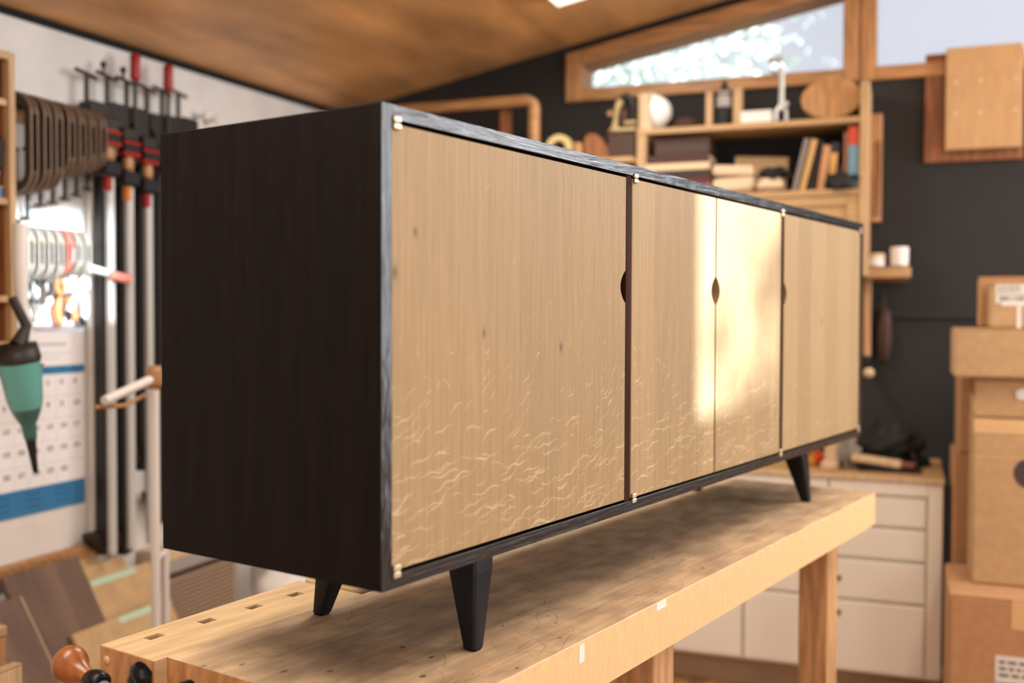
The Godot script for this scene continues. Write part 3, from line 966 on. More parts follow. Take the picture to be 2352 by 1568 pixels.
# ------------------------------------------------------------------ on the white wall
func shelf_cabinet() -> void:
	var c := thing("wall_cabinet", "open pine wall cabinet with brown inside at the edge of the white wall", "cabinet", Vector3(WALL_X, 1.197, -2.088))
	var x := 0.22
	var z := 0.62
	var h := 0.785
	obj("side_panel", box(Vector3(0, 0, 0), Vector3(x, h, 0.021), 0.002), M.pine, c)
	obj("side_panel", box(Vector3(0, 0, z - 0.021), Vector3(x, h, z), 0.002), M.pine, c)
	obj("back_panel", box(Vector3(0, 0.01, 0.021), Vector3(0.008, h - 0.01, z - 0.021), 0.0), M.pine_dark, c)
	obj("lining", box(Vector3(0.008, 0.03, 0.021), Vector3(x - 0.02, h - 0.022, 0.026), 0.0), M.pine_dark, c)
	obj("top_panel", box(Vector3(0, h - 0.021, 0.021), Vector3(x, h, z - 0.021), 0.002), M.pine, c)
	obj("bottom_panel", box(Vector3(0, 0.0, 0.021), Vector3(x, 0.036, z - 0.021), 0.002), M.pine, c)
	for y in [0.137, 0.389, 0.644]:
		obj("shelf", box(Vector3(0.008, y, 0.026), Vector3(x - 0.002, y + 0.018, z - 0.021), 0.002), M.pine, c)
	var f := thing("picture_frame", "small dark-framed pale picture on the cabinet's upper shelf", "picture", Vector3(-2.205, 1.859, -1.985))
	obj("frame", box(Vector3(-0.008, 0, -0.07), Vector3(0.008, 0.10, 0.07), 0.002), M.rubber, f)
	obj("print", box(Vector3(0.0075, 0.012, -0.058), Vector3(0.009, 0.088, 0.058), 0.0), plain(Color(0.72, 0.80, 0.84), 0.3), f)
	var t := thing("screwdriver", "black-handled tool with a steel shank leaning on the cabinet's middle shelf", "tool", Vector3(-2.20, 1.604, -2.035))
	obj("shank", tube(S(), [Vector3(0, 0.0, 0), Vector3(0.002, 0.07, -0.008)], 0.006, 10), M.steel, t)
	obj("handle", lathe(S(), [Vector2(0, 0.068), Vector2(0.010, 0.07), Vector2(0.014, 0.085), Vector2(0.0125, 0.11), Vector2(0.0145, 0.145), Vector2(0.010, 0.156), Vector2(0, 0.158)], 16, Transform3D(Basis(Vector3(1, 0, 0), -0.1), Vector3.ZERO)), M.rubber, t)
	var bl := thing("tin", "small blue tin with a grey lid below the black-handled tool", "tin", Vector3(-2.205, 1.604, -2.0))
	obj("body", box(Vector3(-0.012, 0, -0.055), Vector3(0.012, 0.024, 0.01), 0.003), plain(Color(0.30, 0.47, 0.72), 0.4), bl)
	obj("lid", box(Vector3(-0.013, 0.024, -0.056), Vector3(0.013, 0.03, 0.011), 0.002), M.grey, bl)

func c_clamp(called: String, label: String, group: String, at: Vector3, H: float, D: float, w: float, face: Material, rim: Material) -> void:
	var c := thing(called, label, "clamp", at, 0.0, group)
	var r := minf(H, D) * 0.42
	var t := 0.030 if H > 0.17 else 0.017
	var outer := PackedVector2Array([Vector2(0, H)])
	var inner := PackedVector2Array()
	for k in 9:
		var a := PI * 0.5 * (1.0 - k / 8.0)
		outer.append(Vector2(D - r + r * cos(a), H - r + r * sin(a)))
	for k in 9:
		var a := -PI * 0.5 * k / 8.0
		outer.append(Vector2(D - r + r * cos(a), r + r * sin(a)))
	outer.append(Vector2(0, 0))
	var ri := maxf(0.005, r - t)
	inner.append(Vector2(0, t))
	for k in 9:
		var a := -PI * 0.5 * (1.0 - k / 8.0)
		inner.append(Vector2(D - t - ri + ri * cos(a), t + ri + ri * sin(a)))
	for k in 9:
		var a := PI * 0.5 * k / 8.0
		inner.append(Vector2(D - t - ri + ri * cos(a), H - t - ri + ri * sin(a)))
	inner.append(Vector2(0, H - t))
	var poly := outer.duplicate(); poly.append_array(inner)
	obj("frame", prism(S(), poly, -w * 0.3, w * 0.3), face, c)
	var band := outer.duplicate()
	var back := PackedVector2Array()
	for p in outer:
		var q := (p - Vector2(D * 0.3, H * 0.5))
		back.append(p - q.normalized() * 0.006)
	back.reverse()
	band.append_array(back)
	obj("rim", prism(S(), band, -w * 0.5, w * 0.5), rim, c)
	var sx := 0.028
	obj("screw", tube(S(), [Vector3(sx, H * 0.45, 0), Vector3(sx, -0.05 - H * 0.12, 0)], 0.006 if H > 0.17 else 0.004, 8), M.dark_metal, c)
	obj("pad", lathe(S(), [Vector2(0, H * 0.45), Vector2(0.013, H * 0.45), Vector2(0.012, H * 0.45 + 0.008), Vector2(0, H * 0.45 + 0.01)], 10, Transform3D(Basis(), Vector3(sx, 0, 0))), M.dark_metal, c)
	obj("tommy_bar", tube(S(), [Vector3(sx - 0.012, -0.045 - H * 0.12, -0.03), Vector3(sx + 0.012, -0.045 - H * 0.12, 0.03)], 0.004, 8), M.dark_metal, c)

func sash_clamp(i: int, zs: float, yb: float, yj: float, yh: float, label: String) -> void:
	var c := thing("sash_clamp", label, "clamp", Vector3(-2.352, yb, zs - 0.057), 0.0, "dark sash clamps on the white wall")
	var top := yh - yb
	obj("bar", box(Vector3(-0.018, 0, -0.015), Vector3(0.018, top - 0.02, 0.015), 0.003), M.dark_metal, c)
	var head := PackedVector2Array([Vector2(-0.017, top - 0.10), Vector2(0.02, top - 0.10), Vector2(0.068, top - 0.045), Vector2(0.068, top - 0.01), Vector2(0.060, top), Vector2(-0.010, top), Vector2(-0.017, top - 0.010)])
	var zx := Transform3D(Basis(Vector3(0, 0, 1), Vector3(0, 1, 0), Vector3(-1, 0, 0)), Vector3.ZERO)
	obj("head", prism(S(), head, -0.026, 0.026, zx, 0.004), M.dark_metal, c)
	obj("screw", tube(S(), [Vector3(0, top - 0.12, 0.057), Vector3(0, top + 0.085, 0.057)], 0.0075, 10), M.dark_metal, c)
	obj("tommy_bar", tube(S(), [Vector3(0.0, top + 0.088, 0.101), Vector3(0.0, top + 0.077, 0.0145)], 0.0065, 8), M.dark_metal, c)
	if i in [1, 2]:
		obj("ball_knob", lathe(S(), [Vector2(0, 0.0), Vector2(0.004, 0.0), Vector2(0.004, 0.022), Vector2(0.009, 0.028), Vector2(0.010, 0.036), Vector2(0.006, 0.043), Vector2(0, 0.044)], 12, Transform3D(Basis(), Vector3(0, top + 0.082, 0.072))), M.dark_metal, c)
	var j := yj - yb
	var jaw := PackedVector2Array([Vector2(-0.018, j - 0.05), Vector2(0.018, j - 0.05), Vector2(0.062, j - 0.01), Vector2(0.067, j + 0.012), Vector2(-0.018, j + 0.012)])
	obj("jaw", prism(S(), jaw, -0.028, 0.028, zx, 0.004), M.dark_metal, c)
	if j > 0.07:
		obj("pin", tube(S(), [Vector3(-0.03, j - 0.06, 0), Vector3(0.04, j - 0.06, 0)], 0.005, 8), M.steel, c)

func spring_clamp(label: String, at: Vector3, len_: float, ang: float, m: Material, tipm: Material) -> void:
	var c := thing("spring_clamp", label, "clamp", at)
	var b := Basis(Vector3(1, 0, 0), ang)
	for s in [-1.0, 1.0]:
		var pts := []
		for k in 6:
			var t := k / 5.0
			pts.append(b * Vector3(0, -len_ * t, s * (0.006 + 0.026 * sin(t * 1.9))))
		obj("handle", tube(S(), pts, [0.007, 0.009, 0.010, 0.011, 0.011, 0.008], 10), m, c)
		obj("jaw", tube(S(), [b * Vector3(0, 0, s * 0.008), b * Vector3(0, 0.022, s * 0.016), b * Vector3(0, 0.045, s * 0.006)], [0.009, 0.008, 0.006], 10), m, c)
		obj("tip", lump(b * Vector3(0, -len_ - 0.004, s * 0.03), Vector3(0.011, 0.016, 0.011), 0.0, 1, -1.0), tipm, c)
	obj("pivot", tube(S(), [Vector3(-0.014, 0, 0), Vector3(0.014, 0, 0)], 0.008, 12), M.steel, c)

func white_wall_things() -> void:
	shelf_cabinet()
	# calendar
	var zy := Transform3D(Basis(Vector3(0, 0, 1), Vector3(0, 1, 0), Vector3(-1, 0, 0)), Vector3.ZERO)
	var cal := thing("calendar", "large white wall calendar with blue bands and rows of dates", "calendar", Vector3(WALL_X, 0.716, -2.552))
	obj("sheets", prism(S(), rect(0, 0, 0.392, 0.545), 0.0, -0.004, zy, 0.0, Rect2(0.392, 0, -0.392, 0.545)), picture(calendar_image(), 0.6), cal)
	obj("binding", box(Vector3(0, 0.543, 0.0), Vector3(0.009, 0.556, 0.392), 0.002), M.grey, cal)

	# rails that carry the G-clamps
	var r1 := thing("clamp_rail", "wooden rail under the upper row of brown clamps", "rail", Vector3(WALL_X, 1.855, -2.60))
	obj("board", box(Vector3(0, 0, 0), Vector3(0.022, 0.032, 0.42), 0.002), M.pine, r1)
	var r2 := thing("clamp_rail", "wooden rail under the lower row of grey-edged clamps", "rail", Vector3(WALL_X, 1.509, -2.52))
	obj("board", box(Vector3(0, 0, 0), Vector3(0.02, 0.028, 0.33), 0.002), M.pine, r2)
	var names := ["first and largest brown steel clamp beside the wall cabinet", "second large brown steel clamp from the wall cabinet", "third large brown steel clamp from the wall cabinet", "fourth brown steel clamp from the cabinet, shorter than the three before", "fifth brown steel clamp in the upper row on the white wall", "sixth brown steel clamp in the upper row, two before the last", "last but one brown steel clamp of the upper row", "last and smallest brown steel clamp, next to the sash clamps"]
	var hs := [0.285, 0.275, 0.262, 0.225, 0.215, 0.200, 0.185, 0.165]
	for i in 8:
		c_clamp("g_clamp", names[i], "brown clamps in the upper row", Vector3(WALL_X + 0.001, 1.918 - hs[i], -2.214 - 0.0475 * i), hs[i], [0.155, 0.155, 0.15, 0.15, 0.145, 0.14, 0.135, 0.13][i], 0.026, M.rust_shaded, M.rust_lit_edge)
	var low := ["first small clamp of the lower row, broad and brown", "second small clamp of the lower row, with a pale rim", "third small clamp of the lower row, with a pale rim", "fourth small clamp of the lower row, with a pale rim", "fifth small clamp of the lower row, beside the pink one", "pink-rimmed small clamp in the middle of the lower row", "small pale-rimmed clamp just after the pink one", "last small clamp of the lower row, nearest the white upright board"]
	for i in 8:
		c_clamp("small_clamp", low[i], "small clamps in the lower row", Vector3(WALL_X + 0.001, 1.402 if i < 5 else 1.418, -2.213 - 0.036 * i), 0.152 if i < 5 else 0.136, 0.105, 0.020, M.rust_shaded, [M.rust_lit_edge, M.grey_edge, M.grey_edge, M.grey_edge, M.grey_edge, M.pink, M.grey_edge, M.grey_edge][i])
	# spring clamps below them
	spring_clamp("orange spring clamp hanging below the small clamps", Vector3(-2.375, 1.365, -2.44), 0.075, 0.25, M.orange, M.orange)
	spring_clamp("black-tipped spring clamp hanging beside the orange one", Vector3(-2.37, 1.375, -2.52), 0.085, -0.35, M.white, M.rubber)
	spring_clamp("white-tipped spring clamp hanging under the brown small clamp", Vector3(-2.375, 1.36, -2.32), 0.065, 0.05, M.steel, M.white)
	spring_clamp("steel spring clamp with round white tips in the middle", Vector3(-2.37, 1.405, -2.385), 0.05, -0.5, M.dark_metal, M.white)
	var pk := thing("hand_clamp", "salmon pink clamp handle jutting out past the small clamps", "clamp", Vector3(-2.37, 1.45, -2.50))
	obj("arm", tube(S(), [Vector3(0, 0.0, 0.03), Vector3(0.03, -0.004, -0.01), Vector3(0.10, -0.028, -0.06)], [0.012, 0.012, 0.010], 10), M.cream, pk)
	obj("grip", tube(S(), [Vector3(0.085, -0.026, -0.045), Vector3(0.13, -0.04, -0.085)], [0.014, 0.015], 12), M.pink, pk)

	# sash clamps and parallel clamps
	var zs := [-2.524, -2.611, -2.698, -2.792, -2.868, -2.951]
	var yb := [0.55, 0.53, 0.79, 0.60, 0.60, 0.60]
	var yj := [0.612, 0.605, 0.868, 0.70, 0.70, 0.70]
	var yh := [1.955, 1.966, 1.968, 1.965, 1.972, 1.980]
	var sl := ["first dark sash clamp from the calendar, its jaw near the floor", "second dark sash clamp from the calendar, hung as low as the first", "third dark sash clamp, shorter, its brown jaw beside the white stand", "fourth dark sash clamp, at the edge of the sideboard", "fifth dark sash clamp, half hidden behind the sideboard", "last dark sash clamp, only its head above the sideboard"]
	for i in 6: sash_clamp(i, zs[i], yb[i], yj[i], yh[i], sl[i])
	var rail := thing("clamp_rail", "white wooden rail holding the sash clamp heads", "rail", Vector3(WALL_X, 1.83, -3.02))
	obj("board", box(Vector3(0, 0, 0), Vector3(0.034, 0.045, 0.50), 0.002), M.white, rail)
	var pl := ["first silver-barred clamp with red and black jaws", "second silver-barred clamp with red and black jaws", "third silver-barred clamp with red and black jaws, by the sideboard"]
	for i in 3:
		var z: float = [-2.557, -2.642, -2.730][i]
		var y: float = [1.755, 1.735, 1.722][i]
		var c := thing("parallel_clamp", pl[i], "clamp", Vector3(-2.295, 0.56, z), 0.0, "red and black parallel clamps")
		var d := y - 0.56
		obj("bar", box(Vector3(-0.008, 0, -0.013), Vector3(0.008, d + 0.05, 0.013), 0.002), M.alu, c)
		obj("slide", box(Vector3(-0.03, d - 0.03, -0.02), Vector3(0.03, d + 0.015, 0.046), 0.006), M.rubber, c)
		obj("handle", lathe(S(), [Vector2(0, d + 0.015), Vector2(0.014, d + 0.017), Vector2(0.018, d + 0.03), Vector2(0.017, d + 0.05), Vector2(0.013, d + 0.06), Vector2(0, d + 0.062)], 16, Transform3D(Basis(), Vector3(0.012, 0, 0.018))), M.tan, c)
		obj("jaw", box(Vector3(-0.03, d + 0.062, -0.022), Vector3(0.03, d + 0.074, 0.05), 0.004), M.red, c)
		obj("jaw_pad", box(Vector3(-0.028, d + 0.074, -0.02), Vector3(0.028, d + 0.098, 0.046), 0.003), M.rubber, c)
		obj("jaw", box(Vector3(-0.03, d + 0.098, -0.022), Vector3(0.03, d + 0.108, 0.05), 0.004), M.red, c)
		obj("head", box(Vector3(-0.026, d + 0.108, -0.02), Vector3(0.026, d + 0.15, 0.044), 0.006), M.dark_metal, c)
		obj("trigger", box(Vector3(-0.012, d - 0.075, 0.0), Vector3(0.012, d - 0.02, 0.02), 0.004), M.red if i != 1 else M.orange, c)
	for i in 2:
		var rh := thing("screw_clamp", ["first red clamp handle rising above the sash clamps", "second red clamp handle, nearer the ceiling's end"][i], "clamp", Vector3(-2.31, 1.80, [-2.690, -2.848][i]), 0.0, "red-handled screw clamps")
		obj("spindle", tube(S(), [Vector3(0, 0, 0), Vector3(0, 0.26, 0)], 0.006, 10), M.dark_metal, rh)
		obj("grip", lathe(S(), [Vector2(0, 0.245), Vector2(0.013, 0.247), Vector2(0.0165, 0.26), Vector2(0.0155, 0.30), Vector2(0.0165, 0.325), Vector2(0.010, 0.333), Vector2(0, 0.334)], 16), M.red, rh)
		obj("jaw", box(Vector3(-0.02, -0.02, -0.03), Vector3(0.02, 0.012, 0.03), 0.004), M.dark_metal, rh)
	for i in 2:
		var hk := thing("wall_hook", ["white round-headed hook above the sideboard's back edge", "second white round-headed hook, farther along the wall"][i], "hook", Vector3(WALL_X, [2.012, 2.008][i], [-3.10, -3.165][i]), 0.0, "white hooks on the white wall")
		obj("shank", tube(S(), [Vector3(0, 0, 0), Vector3(0.05, 0.0, 0)], 0.006, 8), M.steel, hk)
		obj("head", lump(Vector3(0.052, 0, 0), Vector3(0.012, 0.018, 0.016), 0.0, 1, -1.0), M.white, hk)

	# hand vacuum hanging under the cabinet
	var axis := Vector3(0, 0.985, 0.17).normalized()
	var q := Transform3D(Basis(Quaternion(Vector3.UP, axis)), Vector3.ZERO)
	var v := thing("hand_vacuum", "teal hand vacuum with a thin black nozzle hanging before the calendar", "vacuum cleaner", Vector3(-2.05, 0.905, -2.015))
	obj("nozzle", lathe(S(), [Vector2(0, 0), Vector2(0.0065, 0.0), Vector2(0.008, 0.03), Vector2(0.0125, 0.085), Vector2(0.0125, 0.09), Vector2(0, 0.09)], 16, q), M.rubber, v)
	obj("neck", lathe(S(), [Vector2(0.0, 0.085), Vector2(0.014, 0.085), Vector2(0.0165, 0.10), Vector2(0.018, 0.125), Vector2(0.028, 0.145), Vector2(0.037, 0.168)], 24, q), M.teal_dark, v)
	obj("bowl", lathe(S(), [Vector2(0.037, 0.168), Vector2(0.042, 0.19), Vector2(0.046, 0.23), Vector2(0.050, 0.275), Vector2(0.0515, 0.285), Vector2(0, 0.285)], 28, q), M.teal, v)
	obj("collar", lathe(S(), [Vector2(0, 0.285), Vector2(0.050, 0.285), Vector2(0.052, 0.295), Vector2(0.046, 0.33), Vector2(0, 0.332)], 28, q), M.dark_metal, v)
	obj("handle", tube(S(), [q * Vector3(0.0, 0.325, 0), Vector3(-0.005, 0.37, 0.02), Vector3(-0.02, 0.44, 0.05)], [0.020, 0.013, 0.011], 12), M.dark_metal, v)
	obj("hose", tube(S(), [q * Vector3(0.035, 0.27, -0.025), Vector3(-0.02, 0.357, 0.004), Vector3(-0.02, 0.433, 0.020), Vector3(-0.02, 0.531, 0.022), Vector3(-0.02, 0.625, 0.021)], [0.014, 0.014, 0.015, 0.018, 0.018], 12), M.white, v)

	# convector with ribs and the bag beside it, at the foot of the wall
	var c := thing("convector", "low ribbed grey-brown convector at the foot of the white wall", "heater", Vector3(-2.395, 0.0, -3.17))
	obj("casing", box(Vector3(0, 0.02, 0), Vector3(0.105, 0.44, 0.385), 0.004), M.rib_shade, c)
	var st := S()
	for k in 26: bb(st, Vector3(0.10, 0.03 + k * 0.0152, 0.005), Vector3(0.124, 0.0385 + k * 0.0152, 0.38), 0.001)
	var ribs := obj("ribs", st, M.rib, c)
	ribs.set_meta("kind", "stuff")
	obj("lid", box(Vector3(0, 0.44, -0.002), Vector3(0.12, 0.475, 0.387), 0.003), M.grey, c)
	obj("shelf_board", box(Vector3(0, 0.475, -0.002), Vector3(0.10, 0.515, 0.387), 0.003), M.pale, c)
	for z in [0.05, 0.33]: obj("foot", box(Vector3(0.02, 0, z), Vector3(0.09, 0.022, z + 0.03), 0.002), M.rubber, c)
	var bag := thing("sack", "crumpled white sack on the floor beyond the convector", "sack", Vector3(-2.16, 0.0, -3.34))
	obj("cloth", lump(Vector3(0, 0.20, 0), Vector3(0.13, 0.26, 0.14), 0.5, 8), M.white, bag)
	obj("neck", lump(Vector3(0.02, 0.42, 0.02), Vector3(0.04, 0.06, 0.05), 0.6, 9, -1.0), M.white, bag)

	# white stand with an angled arm
	var s := thing("stand", "thin white metal stand with an angled tube arm behind the bench", "stand", Vector3(-1.90, 0.0, -2.28))
	obj("pole", tube(S(), [Vector3(0, 0.03, 0), Vector3(0, 1.125, 0)], 0.0125, 14), M.white, s)
	obj("pole", tube(S(), [Vector3(-0.03, 0.03, -0.075), Vector3(-0.03, 0.66, -0.075)], 0.011, 14), M.white, s)
	obj("base", box(Vector3(-0.045, 0, -0.12), Vector3(0.16, 0.03, 0.06), 0.008), M.white, s)
	obj("joint", lathe(S(), [Vector2(0, -0.03), Vector2(0.017, -0.03), Vector2(0.022, -0.015), Vector2(0.022, 0.015), Vector2(0.017, 0.03), Vector2(0, 0.03)], 16, Transform3D(Basis(), Vector3(0, 1.135, 0))), M.tan, s)
	obj("arm", tube(S(), [Vector3(0.0, 1.13, 0.01), Vector3(0.0, 1.085, 0.188)], 0.0125, 14), M.white, s)
	obj("hook", tube(S(), [Vector3(-0.01, 1.09, 0.02), Vector3(-0.01, 1.066, 0.10), Vector3(-0.01, 1.070, 0.21)], 0.006, 8), M.tan, s)
	obj("brace", tube(S(), [Vector3(0, 0.64, 0), Vector3(-0.03, 0.64, -0.075)], 0.008, 10), M.white, s)

# box that leans in the plane x-y: top edge at (xt, yt) on the wall side, foot at (xf, 0)
func leaning(st: SurfaceTool, xt: float, yt: float, xf: float, z0: float, z1: float, th: float) -> SurfaceTool:
	var up := Vector3(xt - xf, yt, 0)
	var h := up.length()
	up = up.normalized()
	var n := up.cross(Vector3(0, 0, -1)).normalized()
	if n.x < 0: n = -n
	var b := Basis(n, up, n.cross(up))
	var foot := Vector3(xf, absf(n.y) * 0.0 + 0.0, (z0 + z1) * 0.5)
	return bx(st, foot + up * h * 0.5 - n * th * 0.5 , Vector3(th, h, absf(z1 - z0)), 0.0015, b)

func lean_thing(called: String, label: String, cat: String, m: Material, xt: float, yt: float, xf: float, z0: float, z1: float, th: float, grp := "") -> Node3D:
	var base := Vector3(xf, 0, (z0 + z1) * 0.5)
	var t := thing(called, label, cat, base, 0.0, grp)
	obj("panel", leaning(S(), xt - base.x, yt, 0.0, z0 - base.z, z1 - base.z, th), m, t)
	return t

func leaning_boards() -> void:
	lean_thing("walnut_board", "wide brown walnut board leaning on the white wall below the calendar", "board", M.walnut, -2.325, 0.578, -2.0, -2.444, -2.165, 0.02, "walnut boards")
	var wb := lean_thing("walnut_board", "second walnut board with a pale edge, leaning before the wide one", "board", M.walnut, -2.27, 0.53, -1.93, -2.172, -1.90, 0.02, "walnut boards")
	lean_thing("fibreboard", "tallest tan fibreboard sheet behind the walnut board, without tape", "board", M.mdf, -2.385, 0.582, -2.12, -2.575, -2.30, 0.012, "tan fibreboard sheets")
	var ub := Vector3(-0.34, 0.53, 0).normalized()
	var nb := Vector3(ub.y, -ub.x, 0)
	obj("pale_edge", bx(S(), ub * 0.314 - nb * 0.010 + Vector3(0, 0, -0.1385), Vector3(0.019, 0.625, 0.004), 0.0005, Basis(nb, ub, nb.cross(ub))), M.pale, wb)
	lean_thing("fibreboard", "middle tan fibreboard sheet, its corner between the tallest and the taped one", "board", M.mdf, -2.34, 0.530, -2.10, -2.655, -2.458, 0.012, "tan fibreboard sheets")
	for e in [["farthest tan fibreboard sheet with a mint strip on top, beside the stand", -2.305, 0.497, -2.07, -2.735, -2.46, 0.012, -2.662], ["low tan fibreboard sheet with a mint strip, right behind the bench corner", -2.20, 0.397, -1.97, -2.70, -2.288, 0.014, -2.70]]:
		var c := lean_thing("fibreboard", e[0], "board", M.mdf, e[1], e[2], e[3], e[4], e[5], e[6], "tan fibreboard sheets")
		var up := Vector3(e[1] - e[3], e[2], 0)
		var h := up.length()
		up = up.normalized()
		var n := Vector3(up.y, -up.x, 0)
		var zm: float = (e[4] + e[5]) * 0.5
		var z1: float = -2.47
		obj("strip", bx(S(), up * (h - 0.012) + n * 0.0006 + Vector3(0, 0, (e[7] + z1) * 0.5 - zm), Vector3(0.0012, 0.020, z1 - e[7]), 0.0, Basis(n, up, n.cross(up))), M.mint, c)
	var k := thing("carton", "low tan carton in the corner below the walnut boards", "box", Vector3(-1.90, 0.0, -1.78))
	obj("body", box(Vector3(-0.16, 0, 0), Vector3(0, 0.575, 0.2), 0.004), M.card_dark, k)
	obj("lid", box(Vector3(-0.162, 0.575, -0.002), Vector3(0.002, 0.60, 0.202), 0.004), M.card, k)
	var p := thing("offcut", "pale board offcut standing in front of the low tan carton", "board", Vector3(-1.70, 0.0, -1.62))
	obj("board", box(Vector3(-0.012, 0, 0.0), Vector3(0.012, 0.585, 0.18), 0.002), M.pale, p)
	obj("edge_strip", box(Vector3(-0.012, 0.585, 0.0), Vector3(0.012, 0.590, 0.18), 0.001), M.pine, p)

# ------------------------------------------------------------------ along the dark end wall
func cupboards() -> void:
	var zf := -3.65
	var t := thing("worktop", "long wooden worktop over the cream cupboards below the shelves", "worktop", Vector3(-0.63, 0.757, -3.895))
	obj("board", box(Vector3(-0.75, 0, -0.25), Vector3(0.752, 0.020, 0.25), 0.002), M.pine_x, t)
	obj("edge_band", box(Vector3(-0.75, 0.001, 0.25), Vector3(0.752, 0.016, 0.253), 0.0005), M.pale, t)
	# drawer unit
	var x0 := -0.238
	var x1 := 0.118
	var d := thing("drawer_unit", "cream drawer unit of four drawers at the worktop's open end", "cabinet", Vector3(x0, 0.0, -4.14))
	var w := x1 - x0
	var f := zf + 4.14
	obj("carcass", box(Vector3(0, 0.10, 0), Vector3(w, 0.755, f - 0.022), 0.002), M.cream, d)
	obj("stile", box(Vector3(w - 0.046, 0.112, f - 0.022), Vector3(w, 0.755, f), 0.002), M.cream, d)
	obj("rail", box(Vector3(0, 0.712, f - 0.022), Vector3(w - 0.046, 0.755, f + 0.002), 0.002), M.cream, d)
	obj("plinth", box(Vector3(0.01, 0, 0.05), Vector3(w - 0.02, 0.10, f - 0.07), 0.0), M.cream_gap, d)
	var ys := [0.112, 0.346, 0.356, 0.486, 0.498, 0.597, 0.608, 0.706]
	for k in 4:
		var dr := obj("drawer", box(Vector3(0.004, ys[2 * k], f - 0.021), Vector3(w - 0.051, ys[2 * k + 1], f - 0.002), 0.003), M.cream, d)
		var yc: float = lerpf(ys[2 * k], ys[2 * k + 1], 0.5 if k else 0.82)
		obj("finger_hole", lathe(S(), [Vector2(0, 0), Vector2(0.011, 0), Vector2(0.010, 0.002), Vector2(0.0, 0.002)], 18, Transform3D(Basis(Vector3(1, 0, 0), PI / 2), Vector3(0.033, yc, f - 0.0025))), plain(Color(0.42, 0.40, 0.28), 0.7), dr)
	# cupboard beside it
	var c := thing("cupboard", "cream cupboard with a drawer row above doors, behind the bench leg", "cabinet", Vector3(-1.38, 0.0, -4.14))
	var cw := -0.242 + 1.38
	obj("carcass", box(Vector3(0, 0.10, 0), Vector3(cw, 0.755, f - 0.022), 0.002), M.cream, c)
	obj("rail", box(Vector3(0, 0.712, f - 0.022), Vector3(cw, 0.755, f + 0.002), 0.002), M.cream, c)
	obj("plinth", box(Vector3(0.02, 0, 0.05), Vector3(cw - 0.01, 0.10, f - 0.07), 0.0), M.cream_gap, c)
	for a in [[0.004, 0.286], [0.290, 0.572], [0.576, 0.854], [0.862, 1.134]]:
		obj("door", box(Vector3(a[0], 0.112, f - 0.021), Vector3(a[1], 0.350, f - 0.002), 0.003), M.cream, c)
	for a in [[0.004, 0.572], [0.576, 1.134]]:
		obj("drawer", box(Vector3(a[0], 0.360, f - 0.021), Vector3(a[1], 0.53, f - 0.002), 0.003), M.cream, c)
		obj("drawer", box(Vector3(a[0], 0.54, f - 0.021), Vector3(a[1], 0.706, f - 0.002), 0.003), M.cream, c)
	# things on the worktop
	var Y := 0.777
	var p := thing("jig_post", "pale wooden post with a wider foot on the worktop's front", "jig", Vector3(-0.236, Y, -3.715))
	obj("post", box(Vector3(-0.022, 0.028, -0.02), Vector3(0.020, 0.30, 0.02), 0.004), M.pale, p)
	obj("foot", box(Vector3(-0.034, 0, -0.03), Vector3(0.022, 0.03, 0.03), 0.008), M.pale, p)
	var h := thing("hand_drill", "small tool with red, yellow and black parts left of the post", "tool", Vector3(-0.315, Y, -3.80))
	obj("body", box(Vector3(-0.05, 0.0, -0.03), Vector3(0.03, 0.05, 0.03), 0.010), plain(Color(0.80, 0.56, 0.22), 0.5), h)
	obj("grip", tube(S(), [Vector3(-0.035, 0.03, 0.032), Vector3(-0.005, 0.065, 0.032), Vector3(0.01, 0.085, 0.03)], 0.014, 12), M.rubber, h)
	obj("button", lump(Vector3(0.035, 0.03, 0.025), Vector3(0.016, 0.022, 0.014), 0.1, 2, -1.0), plain(Color(0.80, 0.18, 0.10), 0.45), h)
	obj("cap", tube(S(), [Vector3(0.02, 0.05, 0), Vector3(0.025, 0.12, 0)], 0.016, 12), plain(Color(0.85, 0.48, 0.16), 0.5), h)
	var b := thing("cloth_bag", "slack black bag heaped on the worktop against the dark wall", "bag", Vector3(-0.055, Y, -3.93))
	obj("cloth", lump(Vector3(0, 0.05, 0), Vector3(0.12, 0.085, 0.09), 0.7, 31), M.rubber, b)
	obj("strap", tube(S(), [Vector3(0.05, 0.09, 0.05), Vector3(0.08, 0.05, 0.09), Vector3(0.095, 0.01, 0.10)], 0.008, 8), M.rubber, b)
	var tr := thing("tray", "flat black tray under the pale folded pad on the worktop", "tray", Vector3(-0.05, Y, -3.76))
	obj("base", box(Vector3(-0.10, 0, -0.045), Vector3(0.10, 0.012, 0.045), 0.004), M.rubber, tr)
	obj("lip", box(Vector3(-0.10, 0.012, -0.045), Vector3(0.10, 0.020, -0.038), 0.002), M.rubber, tr)
	var pd := thing("pad", "pale folded pad lying slanted on the black tray", "pad", Vector3(-0.09, Y + 0.013, -3.755), -6.0)
	obj("cover", bx(S(), Vector3(0, 0.020, 0), Vector3(0.165, 0.024, 0.06), 0.006, Basis(Vector3(0, 0, 1), -0.10)), M.pale, pd)
	obj("binding", bx(S(), Vector3(0.098, 0.012, -0.004), Vector3(0.05, 0.016, 0.055), 0.004, Basis(Vector3(0, 0, 1), -0.05)), plain(Color(0.52, 0.30, 0.24), 0.6), pd)
	var rg := thing("rag", "bunched grey rag between the pale post and the pad", "cloth", Vector3(-0.196, Y, -3.80))
	obj("cloth", lump(Vector3(0, 0.045, 0), Vector3(0.042, 0.075, 0.04), 0.8, 44), M.grey, rg)

